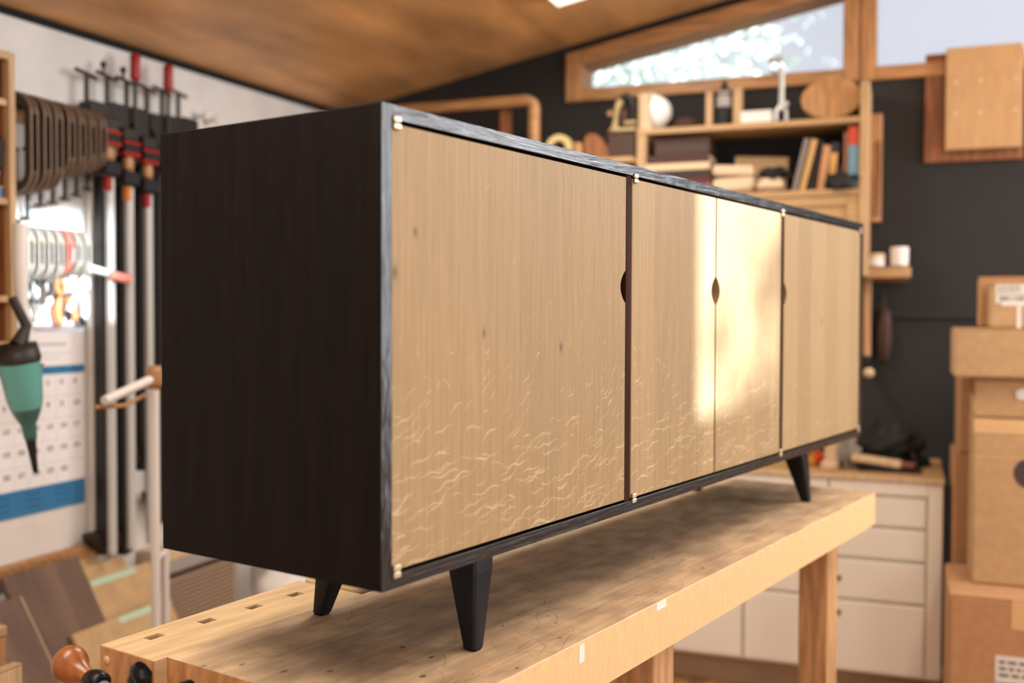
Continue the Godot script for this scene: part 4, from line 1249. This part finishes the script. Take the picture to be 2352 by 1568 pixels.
func book(label: String, at: Vector3, w: float, h: float, d: float, lean: float, cover: Color, grp := "books leaning at the end of the lower shelf", flat := false, band := Color(0, 0, 0, 0)) -> void:
	var o := thing("book", label, "book", at, 0.0, grp)
	var b := Basis(Vector3(0, 0, 1), lean)
	if flat: b = Basis(Vector3(0, 0, 1), lean) * Basis(Vector3(0, 0, 1), PI / 2)
	var off := b * Vector3(w * 0.5, h * 0.5, 0)
	if flat: off = Vector3(0, w * 0.5, 0) + Basis(Vector3(0, 0, 1), lean) * Vector3(0, 0, 0)
	var m := plain(cover, 0.6)
	var st := S()
	bx(st, off + b * Vector3(-w * 0.5 + 0.0012, 0, 0), Vector3(0.0024, h, d), 0.0008, b)
	bx(st, off + b * Vector3(w * 0.5 - 0.0012, 0, 0), Vector3(0.0024, h, d), 0.0008, b)
	bx(st, off + b * Vector3(0, 0, d * 0.5 - 0.0015), Vector3(w - 0.0022, h, 0.003), 0.001, b)
	obj("cover", st, m, o)
	obj("pages", bx(S(), off + b * Vector3(0, 0, -0.003), Vector3(w - 0.005, h - 0.006, d - 0.008), 0.0, b), M.paper, o)
	if band.a > 0.0:
		obj("spine_label", bx(S(), off + b * Vector3(0, h * 0.05, d * 0.5 + 0.0002), Vector3(w * 0.8, h * 0.45, 0.0008), 0.0, b), plain(band, 0.6), o)

func shelving() -> void:
	var z0 := WALL_Z
	var zf := -3.90
	var s := thing("shelf_unit", "pine wall shelving with two bays on the dark wall under the windows", "shelf", Vector3(-0.15, 1.445, z0))
	var o := Vector3(-0.15, 1.445, z0)
	var add := func(called: String, lo: Vector3, hi: Vector3, m: Material) -> void: obj(called, box(lo - o, hi - o, 0.003), m, s)
	add.call("upright", Vector3(-0.165, 1.445, z0), Vector3(-0.133, 2.137, zf), M.pine)
	add.call("upright", Vector3(-0.976, 1.50, z0), Vector3(-0.939, 2.012, zf - 0.004), M.pine)
	add.call("upright", Vector3(-2.12, 1.50, z0), Vector3(-2.09, 1.90, zf), M.pine)
	add.call("shelf", Vector3(-0.976, 2.012 - 0.020, z0), Vector3(-0.165, 2.014, zf), M.pine_x)
	add.call("shelf", Vector3(-0.939, 1.735, z0), Vector3(-0.165, 1.759, zf), M.pine_x)
	add.call("shelf", Vector3(-2.09, 1.885, z0), Vector3(-0.976, 1.905, zf + 0.05), M.pine_x)
	var p := Node3D.new(); p.name = "drop_front"; s.add_child(p)
	obj("panel", box(Vector3(-0.62, 1.50, zf - 0.03) - o, Vector3(-0.166, 1.733, zf - 0.014) - o, 0.002), M.pine_x, p)
	for q in [[-0.62, 1.50, -0.58, 1.733], [-0.206, 1.50, -0.166, 1.733], [-0.58, 1.70, -0.206, 1.733], [-0.58, 1.50, -0.206, 1.533]]:
		obj("frame", box(Vector3(q[0], q[1], zf - 0.014) - o, Vector3(q[2], q[3], zf - 0.004) - o, 0.002), M.pine_x, p)

	# ---- on the upper shelf
	var Y := 2.0145
	var a := thing("pine_block", "pale upright pine block at the left end of the upper shelf", "block", Vector3(-0.945, Y, -3.96))
	obj("block", box(Vector3(-0.028, 0, -0.03), Vector3(0.028, 0.142, 0.03), 0.003), M.pale, a)
	obj("edge", box(Vector3(-0.030, 0.0, 0.03), Vector3(-0.018, 0.142, 0.032), 0.001), M.pine, a)
	var bw := thing("bowl", "white metal bowl set on edge beside the pine block", "bowl", Vector3(-0.905, Y, -3.95))
	var q := Transform3D(Basis(Vector3(0, 0, 1), -1.45), Vector3(0.0, 0.070, 0))
	obj("shell", lathe(S(), [Vector2(0.070, -0.012), Vector2(0.068, 0.0), Vector2(0.060, 0.018), Vector2(0.045, 0.036), Vector2(0.024, 0.050), Vector2(0.0, 0.055), Vector2(0.0, 0.052), Vector2(0.022, 0.047), Vector2(0.042, 0.033), Vector2(0.057, 0.016), Vector2(0.066, -0.012), Vector2(0.070, -0.012)], 32, q), M.white, bw)
	obj("rim", lathe(S(), [Vector2(0.066, -0.014), Vector2(0.072, -0.014), Vector2(0.072, -0.009), Vector2(0.066, -0.009)], 32, q), M.steel, bw)
	var lm := thing("leather_pouch", "low dark brown pouch between the bowl and the slats", "pouch", Vector3(-0.795, Y, -3.97))
	obj("leather", lump(Vector3(0, 0.018, 0), Vector3(0.055, 0.026, 0.05), 0.4, 51, -0.68), M.book_brown, lm)
	obj("flap", lump(Vector3(-0.01, 0.034, 0.01), Vector3(0.038, 0.010, 0.036), 0.3, 52, -1.0), M.book_brown, lm)
	for e in [[-0.706, 0.027, 0.126, "thin pale slat standing on the upper shelf before the dark bottle"], [-0.600, 0.034, 0.132, "broader pale slat standing on the upper shelf after the dark bottle"]]:
		var sl := thing("slat", e[3], "slat", Vector3(e[0], Y, -3.95), 0.0, "pale slats on the upper shelf")
		obj("board", box(Vector3(-e[1] * 0.5, 0, -0.012), Vector3(e[1] * 0.5, e[2], 0.012), 0.004), M.pine, sl)
		obj("cap", box(Vector3(-e[1] * 0.5, e[2], -0.012), Vector3(e[1] * 0.5, e[2] + 0.004, 0.012), 0.0015), M.pale, sl)
	var bt := thing("bottle", "tall dark bottle with a silvery shoulder on the upper shelf", "bottle", Vector3(-0.652, Y, -3.96))
	obj("glass", lathe(S(), [Vector2(0, 0), Vector2(0.026, 0), Vector2(0.028, 0.004), Vector2(0.028, 0.115), Vector2(0.024, 0.132), Vector2(0.014, 0.146), Vector2(0, 0.147)], 24), M.rubber, bt)
	obj("label", lathe(S(), [Vector2(0.0283, 0.072), Vector2(0.0284, 0.112), Vector2(0.0246, 0.131)], 24), M.grey, bt)
	obj("cap", lathe(S(), [Vector2(0, 0.146), Vector2(0.011, 0.146), Vector2(0.011, 0.168), Vector2(0, 0.169)], 18), M.rubber, bt)
	var wb := thing("carton", "small flat white carton lying on the upper shelf", "box", Vector3(-0.530, Y, -3.95))
	obj("body", box(Vector3(-0.055, 0, -0.04), Vector3(0.058, 0.034, 0.04), 0.003), M.white, wb)
	obj("lid", box(Vector3(-0.056, 0.034, -0.041), Vector3(0.059, 0.044, 0.041), 0.002), M.white, wb)
	var tl := thing("caliper", "bright steel tool with a ring head and forked foot on the shelf", "tool", Vector3(-0.440, Y, -3.93))
	obj("stem", box(Vector3(-0.009, 0.04, -0.006), Vector3(0.009, 0.20, 0.006), 0.003), M.steel, tl)
	var ring := []
	for k in 21: ring.append(Vector3(-0.026 + 0.017 * cos(TAU * k / 20), 0.202 + 0.021 * sin(TAU * k / 20), 0))
	obj("ring", tube(S(), ring, 0.0048, 8, false), M.steel, tl)
	obj("head", box(Vector3(-0.05, 0.222, -0.007), Vector3(0.008, 0.238, 0.007), 0.003), M.steel, tl)
	for sgn in [-1.0, 1.0]: obj("fork", tube(S(), [Vector3(0, 0.065, 0), Vector3(sgn * 0.017, 0.042, 0), Vector3(sgn * 0.019, 0.0, 0)], 0.007, 10), M.steel, tl)
	obj("knob", lathe(S(), [Vector2(0, -0.008), Vector2(0.010, -0.008), Vector2(0.010, 0.008), Vector2(0, 0.008)], 16, Transform3D(Basis(Vector3(1, 0, 0), PI / 2), Vector3(0.018, 0.062, 0.012))), M.steel, tl)
	var dc := thing("oval_board", "oval wooden board propped upright at the end of the shelf", "board", Vector3(-0.268, Y, -3.965))
	var poly := PackedVector2Array()
	for k in 40: poly.append(Vector2(0.107 * cos(TAU * k / 40), 0.079 + 0.078 * sin(TAU * k / 40)))
	obj("board", prism(S(), poly, -0.011, 0.011, Transform3D(Basis(Vector3(1, 0, 0), -0.20), Vector3(0, 0.004, 0)), 0.003), M.tan, dc)
	obj("prop", box(Vector3(-0.03, 0, -0.06), Vector3(0.03, 0.05, -0.03), 0.002), M.pine_dark, dc)

	# ---- on the lower shelf
	Y = 1.760
	var stack := [["dark red book on top of the flat stack on the lower shelf", 0.030, Color(0.24, 0.06, 0.05)], ["cream book lying second in the flat stack", 0.026, Color(0.86, 0.74, 0.58)], ["dark brown book in the middle of the flat stack", 0.030, Color(0.14, 0.08, 0.06)], ["bright dark-red book lying low in the flat stack", 0.026, Color(0.36, 0.06, 0.05)], ["pale book at the bottom of the flat stack", 0.034, Color(0.80, 0.68, 0.52)]]
	var y := Y
	var ws := [0.030, 0.026, 0.030, 0.026, 0.034]
	var offs := [0.0, 0.0, -0.006, 0.004, 0.0]
	for k in range(4, -1, -1):
		book(stack[k][0], Vector3(-0.820 + offs[k], y + (0.0005), -3.985), ws[k], 0.245, 0.155, 0.0, stack[k][2], "books stacked flat on the lower shelf", true)
		y += ws[k] + 0.001
	var bx2 := thing("box_file", "dark box on top of the flat stack of books", "box", Vector3(-0.80, y, -3.99))
	obj("body", box(Vector3(-0.11, 0, -0.07), Vector3(0.10, 0.050, 0.07), 0.003), M.book_brown, bx2)
	obj("lid", box(Vector3(-0.112, 0.050, -0.072), Vector3(0.102, 0.062, 0.072), 0.003), M.book_brown, bx2)
	# loose paper and card
	var pp := thing("paper_stack", "loose cream papers drooping over the lower shelf's front", "paper", Vector3(-0.611, Y, -3.97))
	obj("sheets", bx(S(), Vector3(0.0, 0.030, 0), Vector3(0.155, 0.055, 0.12), 0.012, Basis(Vector3(0, 0, 1), 0.05)), M.paper, pp)
	obj("top_sheet", bx(S(), Vector3(0.0, 0.082, 0.02), Vector3(0.15, 0.04, 0.09), 0.012, Basis(Vector3(0, 0, 1), -0.06)), M.paper, pp)
	var oc := thing("folder", "tan card folder behind the loose cream papers", "folder", Vector3(-0.53, Y, -4.05))
	obj("back_cover", bx(S(), Vector3(0, 0.075, -0.01), Vector3(0.20, 0.15, 0.004), 0.001, Basis(Vector3(0, 0, 1), -0.07)), M.card, oc)
	obj("front_cover", bx(S(), Vector3(0, 0.068, 0.0), Vector3(0.20, 0.13, 0.004), 0.001, Basis(Vector3(0, 0, 1), -0.09)), M.card, oc)
	var cr := thing("paper_roll", "crumpled pale paper roll on the shelf under the dark pouch", "paper", Vector3(-0.475, Y, -3.96))
	obj("paper", lump(Vector3(0, 0.022, 0), Vector3(0.055, 0.032, 0.05), 0.5, 61, -0.68), M.paper, cr)
	obj("core", tube(S(), [Vector3(-0.045, 0.022, 0.052), Vector3(0.045, 0.02, 0.056)], 0.012, 10), M.paper, cr)
	var bk := thing("tool_pouch", "black pouch lying on top of the crumpled paper roll", "pouch", Vector3(-0.47, Y + 0.054, -3.97))
	obj("leather", lump(Vector3(0, 0.018, 0), Vector3(0.05, 0.025, 0.045), 0.5, 62, -0.7), M.rubber, bk)
	obj("strap", tube(S(), [Vector3(0.03, 0.03, 0.02), Vector3(0.065, 0.01, 0.04), Vector3(0.075, -0.01, 0.03)], 0.006, 8), M.rubber, bk)
	# leaning and standing books
	book("grey book leaning at the head of the shelf's book row", Vector3(-0.398, Y + 0.001, -3.975), 0.020, 0.192, 0.13, -0.225, Color(0.50, 0.44, 0.40))
	book("yellow-cream book leaning against the grey one", Vector3(-0.371, Y + 0.001, -3.975), 0.020, 0.188, 0.13, -0.225, Color(0.76, 0.60, 0.36))
	book("dark brown book leaning behind the yellow-cream one", Vector3(-0.345, Y + 0.001, -3.99), 0.022, 0.182, 0.13, -0.215, Color(0.10, 0.06, 0.045))
	book("tan book in the middle of the leaning row", Vector3(-0.311, Y + 0.001, -3.975), 0.026, 0.160, 0.13, -0.15, Color(0.74, 0.53, 0.36))
	book("black book with a yellow spine label", Vector3(-0.277, Y + 0.001, -3.975), 0.030, 0.168, 0.13, -0.09, Color(0.07, 0.075, 0.07), "books leaning at the end of the lower shelf", false, Color(0.78, 0.58, 0.30))
	book("slim brown book standing before the blue and red one", Vector3(-0.222, Y + 0.001, -3.975), 0.014, 0.200, 0.13, -0.02, Color(0.52, 0.32, 0.18))
	book("blue book with a red top standing against the shelf upright", Vector3(-0.203, Y + 0.001, -3.975), 0.034, 0.215, 0.13, 0.0, Color(0.42, 0.55, 0.62), "books leaning at the end of the lower shelf", false, Color(0.42, 0.55, 0.62))
	var rb := thing("book_jacket", "red card jacket over the top of the blue book", "jacket", Vector3(-0.186, Y + 0.155, -3.908))
	obj("card", box(Vector3(-0.016, 0, -0.001), Vector3(0.016, 0.062, 0.001), 0.0), plain(Color(0.76, 0.24, 0.13), 0.6), rb)
	obj("fold", box(Vector3(-0.016, 0.062, -0.001), Vector3(0.016, 0.064, 0.001), 0.0), plain(Color(0.60, 0.16, 0.10), 0.6), rb)
	var sp := thing("spray_gun", "black lumpy tool hanging over the shelf edge before the books", "tool", Vector3(-0.226, Y, -3.895))
	obj("body", lump(Vector3(0, 0.018, 0), Vector3(0.045, 0.034, 0.03), 0.5, 71, -0.55), M.rubber, sp)
	obj("nose", tube(S(), [Vector3(0.02, 0.03, 0.0), Vector3(0.055, 0.042, 0.0)], [0.014, 0.009], 10), M.rubber, sp)
	obj("stem", tube(S(), [Vector3(-0.004, 0.03, 0), Vector3(-0.010, 0.085, -0.012)], [0.012, 0.007], 10), M.rubber, sp)

	# ---- left bay
	Y = 1.905
	var tp := thing("tape_roll", "cream roll of tape standing on edge in the left bay", "tape", Vector3(-1.292, Y, -3.93))
	obj("tape", lathe(S(), [Vector2(0.033, -0.02), Vector2(0.054, -0.02), Vector2(0.054, 0.02), Vector2(0.033, 0.02), Vector2(0.033, -0.02)], 36, Transform3D(Basis(Vector3(1, 0, 0), PI / 2), Vector3(0, 0.056, 0)), false), plain(Color(0.86, 0.78, 0.54), 0.6), tp)
	obj("core", lathe(S(), [Vector2(0.029, -0.02), Vector2(0.033, -0.02), Vector2(0.033, 0.02), Vector2(0.029, 0.02), Vector2(0.029, -0.02)], 36, Transform3D(Basis(Vector3(1, 0, 0), PI / 2), Vector3(0, 0.056, 0)), false), M.card, tp)
	var pb := thing("plane_body", "rounded red-brown wooden plane body between tape roll and dark box", "plane", Vector3(-1.135, Y, -3.92))
	var pr := PackedVector2Array([Vector2(-0.05, 0), Vector2(0.065, 0), Vector2(0.045, 0.05), Vector2(0.02, 0.085), Vector2(-0.005, 0.103), Vector2(-0.03, 0.104), Vector2(-0.047, 0.088), Vector2(-0.052, 0.05)])
	obj("body", prism(S(), pr, -0.03, 0.03, Transform3D(), 0.006), M.pine_dark, pb)
	obj("iron", bx(S(), Vector3(0.035, 0.075, 0), Vector3(0.004, 0.10, 0.04), 0.001, Basis(Vector3(0, 0, 1), -0.6)), M.dark_metal, pb)
	var sb := thing("wood_block", "small tan wood block tucked before the plane body", "block", Vector3(-1.206, Y, -3.91))
	obj("block", box(Vector3(-0.02, 0, -0.02), Vector3(0.014, 0.068, 0.02), 0.003), M.tan, sb)
	obj("chamfer", box(Vector3(-0.018, 0.068, -0.018), Vector3(0.012, 0.071, 0.018), 0.001), M.tan, sb)
	var db := thing("wooden_box", "dark brown wooden box under the cream cast machine", "box", Vector3(-1.032, Y, -3.94))
	obj("body", box(Vector3(-0.055, 0, -0.05), Vector3(0.05, 0.094, 0.05), 0.003), M.book_brown, db)
	obj("lid", box(Vector3(-0.057, 0.094, -0.052), Vector3(0.052, 0.106, 0.052), 0.003), M.book_brown, db)
	var ma := thing("cast_machine", "old cream cast-metal machine with a side knob on the dark box", "machine", Vector3(-1.032, Y + 0.1065, -3.94))
	var iv := plain(Color(0.72, 0.63, 0.44), 0.5)
	obj("foot", box(Vector3(-0.055, 0, -0.03), Vector3(0.05, 0.016, 0.03), 0.005), iv, ma)
	obj("column", tube(S(), [Vector3(-0.040, 0.012, 0), Vector3(-0.034, 0.055, 0), Vector3(-0.030, 0.095, 0), Vector3(-0.016, 0.125, 0)], [0.015, 0.010, 0.012, 0.016], 12), iv, ma)
	obj("arm", tube(S(), [Vector3(-0.020, 0.128, 0), Vector3(0.006, 0.142, 0), Vector3(0.028, 0.128, 0), Vector3(0.034, 0.095, 0)], [0.014, 0.014, 0.012, 0.009], 12), M.dark_metal, ma)
	obj("spindle", tube(S(), [Vector3(0.034, 0.10, 0), Vector3(0.036, 0.05, 0)], 0.007, 10), M.dark_metal, ma)
	obj("motor", lump(Vector3(-0.002, 0.06, 0), Vector3(0.024, 0.04, 0.024), 0.1, 3, -1.0), M.book_brown, ma)
	obj("table", box(Vector3(0.0, 0.030, -0.02), Vector3(0.05, 0.042, 0.02), 0.004), iv, ma)
	obj("knob", lump(Vector3(-0.056, 0.075, 0.01), Vector3(0.012, 0.012, 0.012), 0.0, 4, -1.0), M.tan, ma)
	# bent-wood stool frame lying on the left bay
	var fr := thing("stool_frame", "brown wooden stool frame with a rounded corner on the left bay", "frame", Vector3(-1.38, Y, -3.875))
	var path := [Vector3(-0.64, 0.243, 0), Vector3(-0.03, 0.243, 0)]
	for k in 6: path.append(Vector3(-0.03 + 0.03 * sin(PI * 0.5 * (k + 1) / 6.0), 0.213 + 0.03 * cos(PI * 0.5 * (k + 1) / 6.0), 0))
	path.append(Vector3(0, 0, 0))
	var rings := []
	for i in path.size():
		var tg: Vector3 = (path[mini(i + 1, path.size() - 1)] - path[maxi(i - 1, 0)]).normalized()
		var sd := Vector3(-tg.y, tg.x, 0)
		rings.append([path[i] + sd * 0.019 + Vector3(0, 0, 0.018), path[i] - sd * 0.019 + Vector3(0, 0, 0.018), path[i] - sd * 0.019 - Vector3(0, 0, 0.018), path[i] + sd * 0.019 - Vector3(0, 0, 0.018)])
	obj("rail", loft(S(), rings), M.frame, fr)
	obj("leg", box(Vector3(-0.155, 0, -0.05), Vector3(-0.112, 0.225, -0.02), 0.003), M.pine_dark, fr)
	obj("leg", box(Vector3(-0.64, 0, -0.018), Vector3(-0.605, 0.226, 0.018), 0.003), M.pine_dark, fr)

	# ---- right of the shelf unit
	var rk := thing("peg_rack", "narrow wooden rack with a column of dark teeth beside the shelf upright", "rack", Vector3(-0.115, 1.652, -4.15))
	obj("board", box(Vector3(-0.021, 0, 0), Vector3(0.021, 0.393, 0.10), 0.002), M.tan, rk)
	for k in 15:
		obj("tooth", bx(S(), Vector3(0.008, 0.025 + k * 0.0185, 0.103), Vector3(0.026, 0.008, 0.012), 0.002, Basis(Vector3(0, 0, 1), 0.45)), M.pine_dark, rk)
	var cs := thing("cup_shelf", "small floating pine shelf holding two white pots", "shelf", Vector3(-0.062, 1.443, -4.15))
	obj("board", box(Vector3(-0.075, 0, 0), Vector3(0.073, 0.040, 0.15), 0.003), M.pine_x, cs)
	obj("cleat", box(Vector3(-0.06, -0.012, 0), Vector3(0.06, 0, 0.02), 0.002), M.pine_dark, cs)
	var j := thing("pot", "low white lidded pot on the small shelf, nearer the upright", "pot", Vector3(-0.108, 1.484, -4.02), 0.0, "white pots on the small shelf")
	obj("body", lathe(S(), [Vector2(0, 0), Vector2(0.029, 0), Vector2(0.032, 0.004), Vector2(0.032, 0.036), Vector2(0, 0.037)], 24), M.white, j)
	obj("lid", lathe(S(), [Vector2(0, 0.037), Vector2(0.033, 0.037), Vector2(0.033, 0.045), Vector2(0.028, 0.048), Vector2(0, 0.049)], 24), M.paper, j)
	var j2 := thing("pot", "taller white mug at the free end of the small shelf", "mug", Vector3(-0.028, 1.484, -4.02), 0.0, "white pots on the small shelf")
	obj("body", lathe(S(), [Vector2(0, 0), Vector2(0.026, 0), Vector2(0.031, 0.006), Vector2(0.032, 0.066), Vector2(0.030, 0.070), Vector2(0.028, 0.066), Vector2(0.027, 0.01), Vector2(0, 0.008)], 24), M.white, j2)
	var hp := []
	for k in 9: hp.append(Vector3(0.0, 0.038 + 0.018 * cos(PI * k / 8), -0.030 - 0.018 * sin(PI * k / 8)))
	obj("handle", tube(S(), hp, 0.004, 8), M.white, j2)
	var st := thing("wooden_bar", "long brown wooden bar with a dark end hanging below the small shelf", "bar", Vector3(-0.138, 1.125, -4.10))
	obj("bar", box(Vector3(-0.013, 0.03, -0.05), Vector3(0.013, 0.318, 0.03), 0.003), M.tan, st)
	obj("tip", box(Vector3(-0.014, 0, -0.05), Vector3(0.014, 0.03, 0.032), 0.003), M.rubber, st)
	var kb := thing("coat_peg", "pale round wooden knob on the dark wall below the hanging bar", "peg", Vector3(-0.128, 1.095, -4.15))
	obj("stem", tube(S(), [Vector3(0, 0, 0), Vector3(0, 0, 0.10)], 0.008, 10), M.pale, kb)
	obj("head", lump(Vector3(0, 0, 0.11), Vector3(0.019, 0.019, 0.016), 0.0, 5, -1.0), M.pale, kb)
	var hs := thing("holster", "dark brown leather holster hanging on the dark wall by the bar", "holster", Vector3(-0.078, 1.13, -4.11))
	obj("leather", lump(Vector3(0, 0.11, 0), Vector3(0.026, 0.115, 0.03), 0.25, 81, -1.0), M.book_brown, hs)
	obj("strap", tube(S(), [Vector3(0, 0.20, 0), Vector3(-0.005, 0.255, -0.03)], 0.006, 8), M.book_brown, hs)

	# ---- boards hung at the right
	var pn := thing("ply_board", "pale plywood board with six screw heads hung before a darker board", "board", Vector3(0.245, 1.905, -4.10))
	obj("board", box(Vector3(-0.124, 0, 0), Vector3(0.126, 0.366, 0.014), 0.003), M.ply_face, pn)
	for x in [-0.092, -0.010, 0.104]:
		for y2 in [0.130, 0.242]:
			obj("screw", lathe(S(), [Vector2(0, 0.0), Vector2(0.007, 0.0), Vector2(0.006, 0.002), Vector2(0, 0.002)], 12, Transform3D(Basis(Vector3(1, 0, 0), PI / 2), Vector3(x, y2, 0.013))), M.brass, pn)
	var bp := thing("backing_board", "red-brown board hanging on the dark wall behind the pale plywood", "board", Vector3(0.22, 1.868, -4.15))
	obj("board", box(Vector3(-0.168, 0, 0), Vector3(0.160, 0.396, 0.020), 0.003), M.pine_dark, bp)
	obj("batten", box(Vector3(-0.10, 0.05, 0.020), Vector3(0.12, 0.09, 0.049), 0.002), M.pine_dark, bp)

func carton_box(label: String, lo: Vector3, hi: Vector3, m: Material, tape_w := 0.05) -> Node3D:
	var c := (lo + hi) * 0.5
	var base := Vector3(c.x, lo.y, c.z)
	var o := thing("cardboard_box", label, "box", base, 0.0, "cardboard boxes stacked by the dark wall")
	var h := (hi - lo) * 0.5
	obj("body", box(Vector3(-h.x, 0, -h.z), Vector3(h.x, h.y * 2.0 - 0.004, h.z), 0.006), m, o)
	for s in [-1.0, 1.0]:
		obj("flap", bx(S(), Vector3(0, h.y * 2.0 - 0.002, s * h.z * 0.5), Vector3(h.x * 2.0 - 0.002, 0.004, h.z - 0.002), 0.001), m, o)
	return o

func cartons() -> void:
	var a := carton_box("large brown cardboard box on the floor at the bottom of the stack", Vector3(0.124, 0, -3.60), Vector3(0.72, 0.513, -3.20), M.card_dark)
	var b := (Vector3(0.124, 0, -3.60) + Vector3(0.72, 0, -3.20)) * 0.5
	obj("label", prism(S(), rect(0.245 - b.x, 0.205, 0.40 - b.x, 0.352), 0.199, 0.2012, Transform3D(), 0.0, Rect2(0.245 - b.x, 0.205, 0.155, 0.147)), M.label, a)
	obj("tape", box(Vector3(0.285 - b.x, 0.43, 0.1995), Vector3(0.42 - b.x, 0.51, 0.2008), 0.0), M.tape, a)
	var g := carton_box("bulging tall cardboard box with a dark printed oval, second in the stack", Vector3(0.189, 0.514, -3.585), Vector3(0.66, 1.002, -3.35), M.card)
	b = Vector3((0.189 + 0.66) * 0.5, 0.514, (-3.585 - 3.35) * 0.5)
	obj("tape", box(Vector3(-0.236, 0.375, 0.117), Vector3(0.236, 0.378, 0.1187), 0.0), M.tape, g)
	obj("tape", box(Vector3(-0.2362, 0.445, 0.05), Vector3(0.2362, 0.4865, 0.1185), 0.004), M.tape, g)
	var pts := PackedVector2Array()
	for k in 24: pts.append(Vector2(0.342 - b.x + 0.045 * cos(TAU * k / 24), 0.335 + 0.045 * sin(TAU * k / 24)))
	obj("print", prism(S(), pts, 0.117, 0.1185), plain(Color(0.27, 0.22, 0.23), 0.7), g)
	var m := carton_box("shallow cardboard box with a white tape scrap, below the wide flat one", Vector3(0.190, 1.003, -3.58), Vector3(0.62, 1.124, -3.40), M.card)
	obj("scrap", lump(Vector3(0.322 - 0.405, 0.072, 0.092), Vector3(0.020, 0.018, 0.003), 0.3, 6, -1.0), M.white, m)
	var f := carton_box("wide flat cardboard box jutting out near the top of the stack", Vector3(0.132, 1.125, -3.60), Vector3(0.62, 1.270, -3.35), M.card)
	var t := carton_box("small taped box with a white address label on top of the stack", Vector3(0.232, 1.271, -3.52), Vector3(0.46, 1.406, -3.40), M.card)
	obj("label", prism(S(), rect(0.246 - 0.346, 0.074, 0.330 - 0.346, 0.130), 0.0595, 0.0608, Transform3D(), 0.0, Rect2(0.246 - 0.346, 0.074, 0.084, 0.056)), M.label, t)
	obj("tape", box(Vector3(0.262 - 0.346, 0.066, 0.0600), Vector3(0.46 - 0.346, 0.080, 0.0614), 0.0), M.white, t)
	obj("tape", box(Vector3(0.303 - 0.346, 0.0, 0.0600), Vector3(0.315 - 0.346, 0.067, 0.0614), 0.0), M.white, t)
	carton_box("brown box standing behind the small labelled one on top", Vector3(0.207, 1.271, -3.59), Vector3(0.50, 1.428, -3.53), M.card_dark)
	carton_box("tall brown carton on the floor behind the stack, its side in shade", Vector3(0.146, 0, -3.92), Vector3(0.56, 0.862, -3.63), M.card_dark)
	carton_box("brown carton on top of the tall one behind the stack", Vector3(0.160, 0.863, -3.92), Vector3(0.56, 1.118, -3.64), M.card_dark)
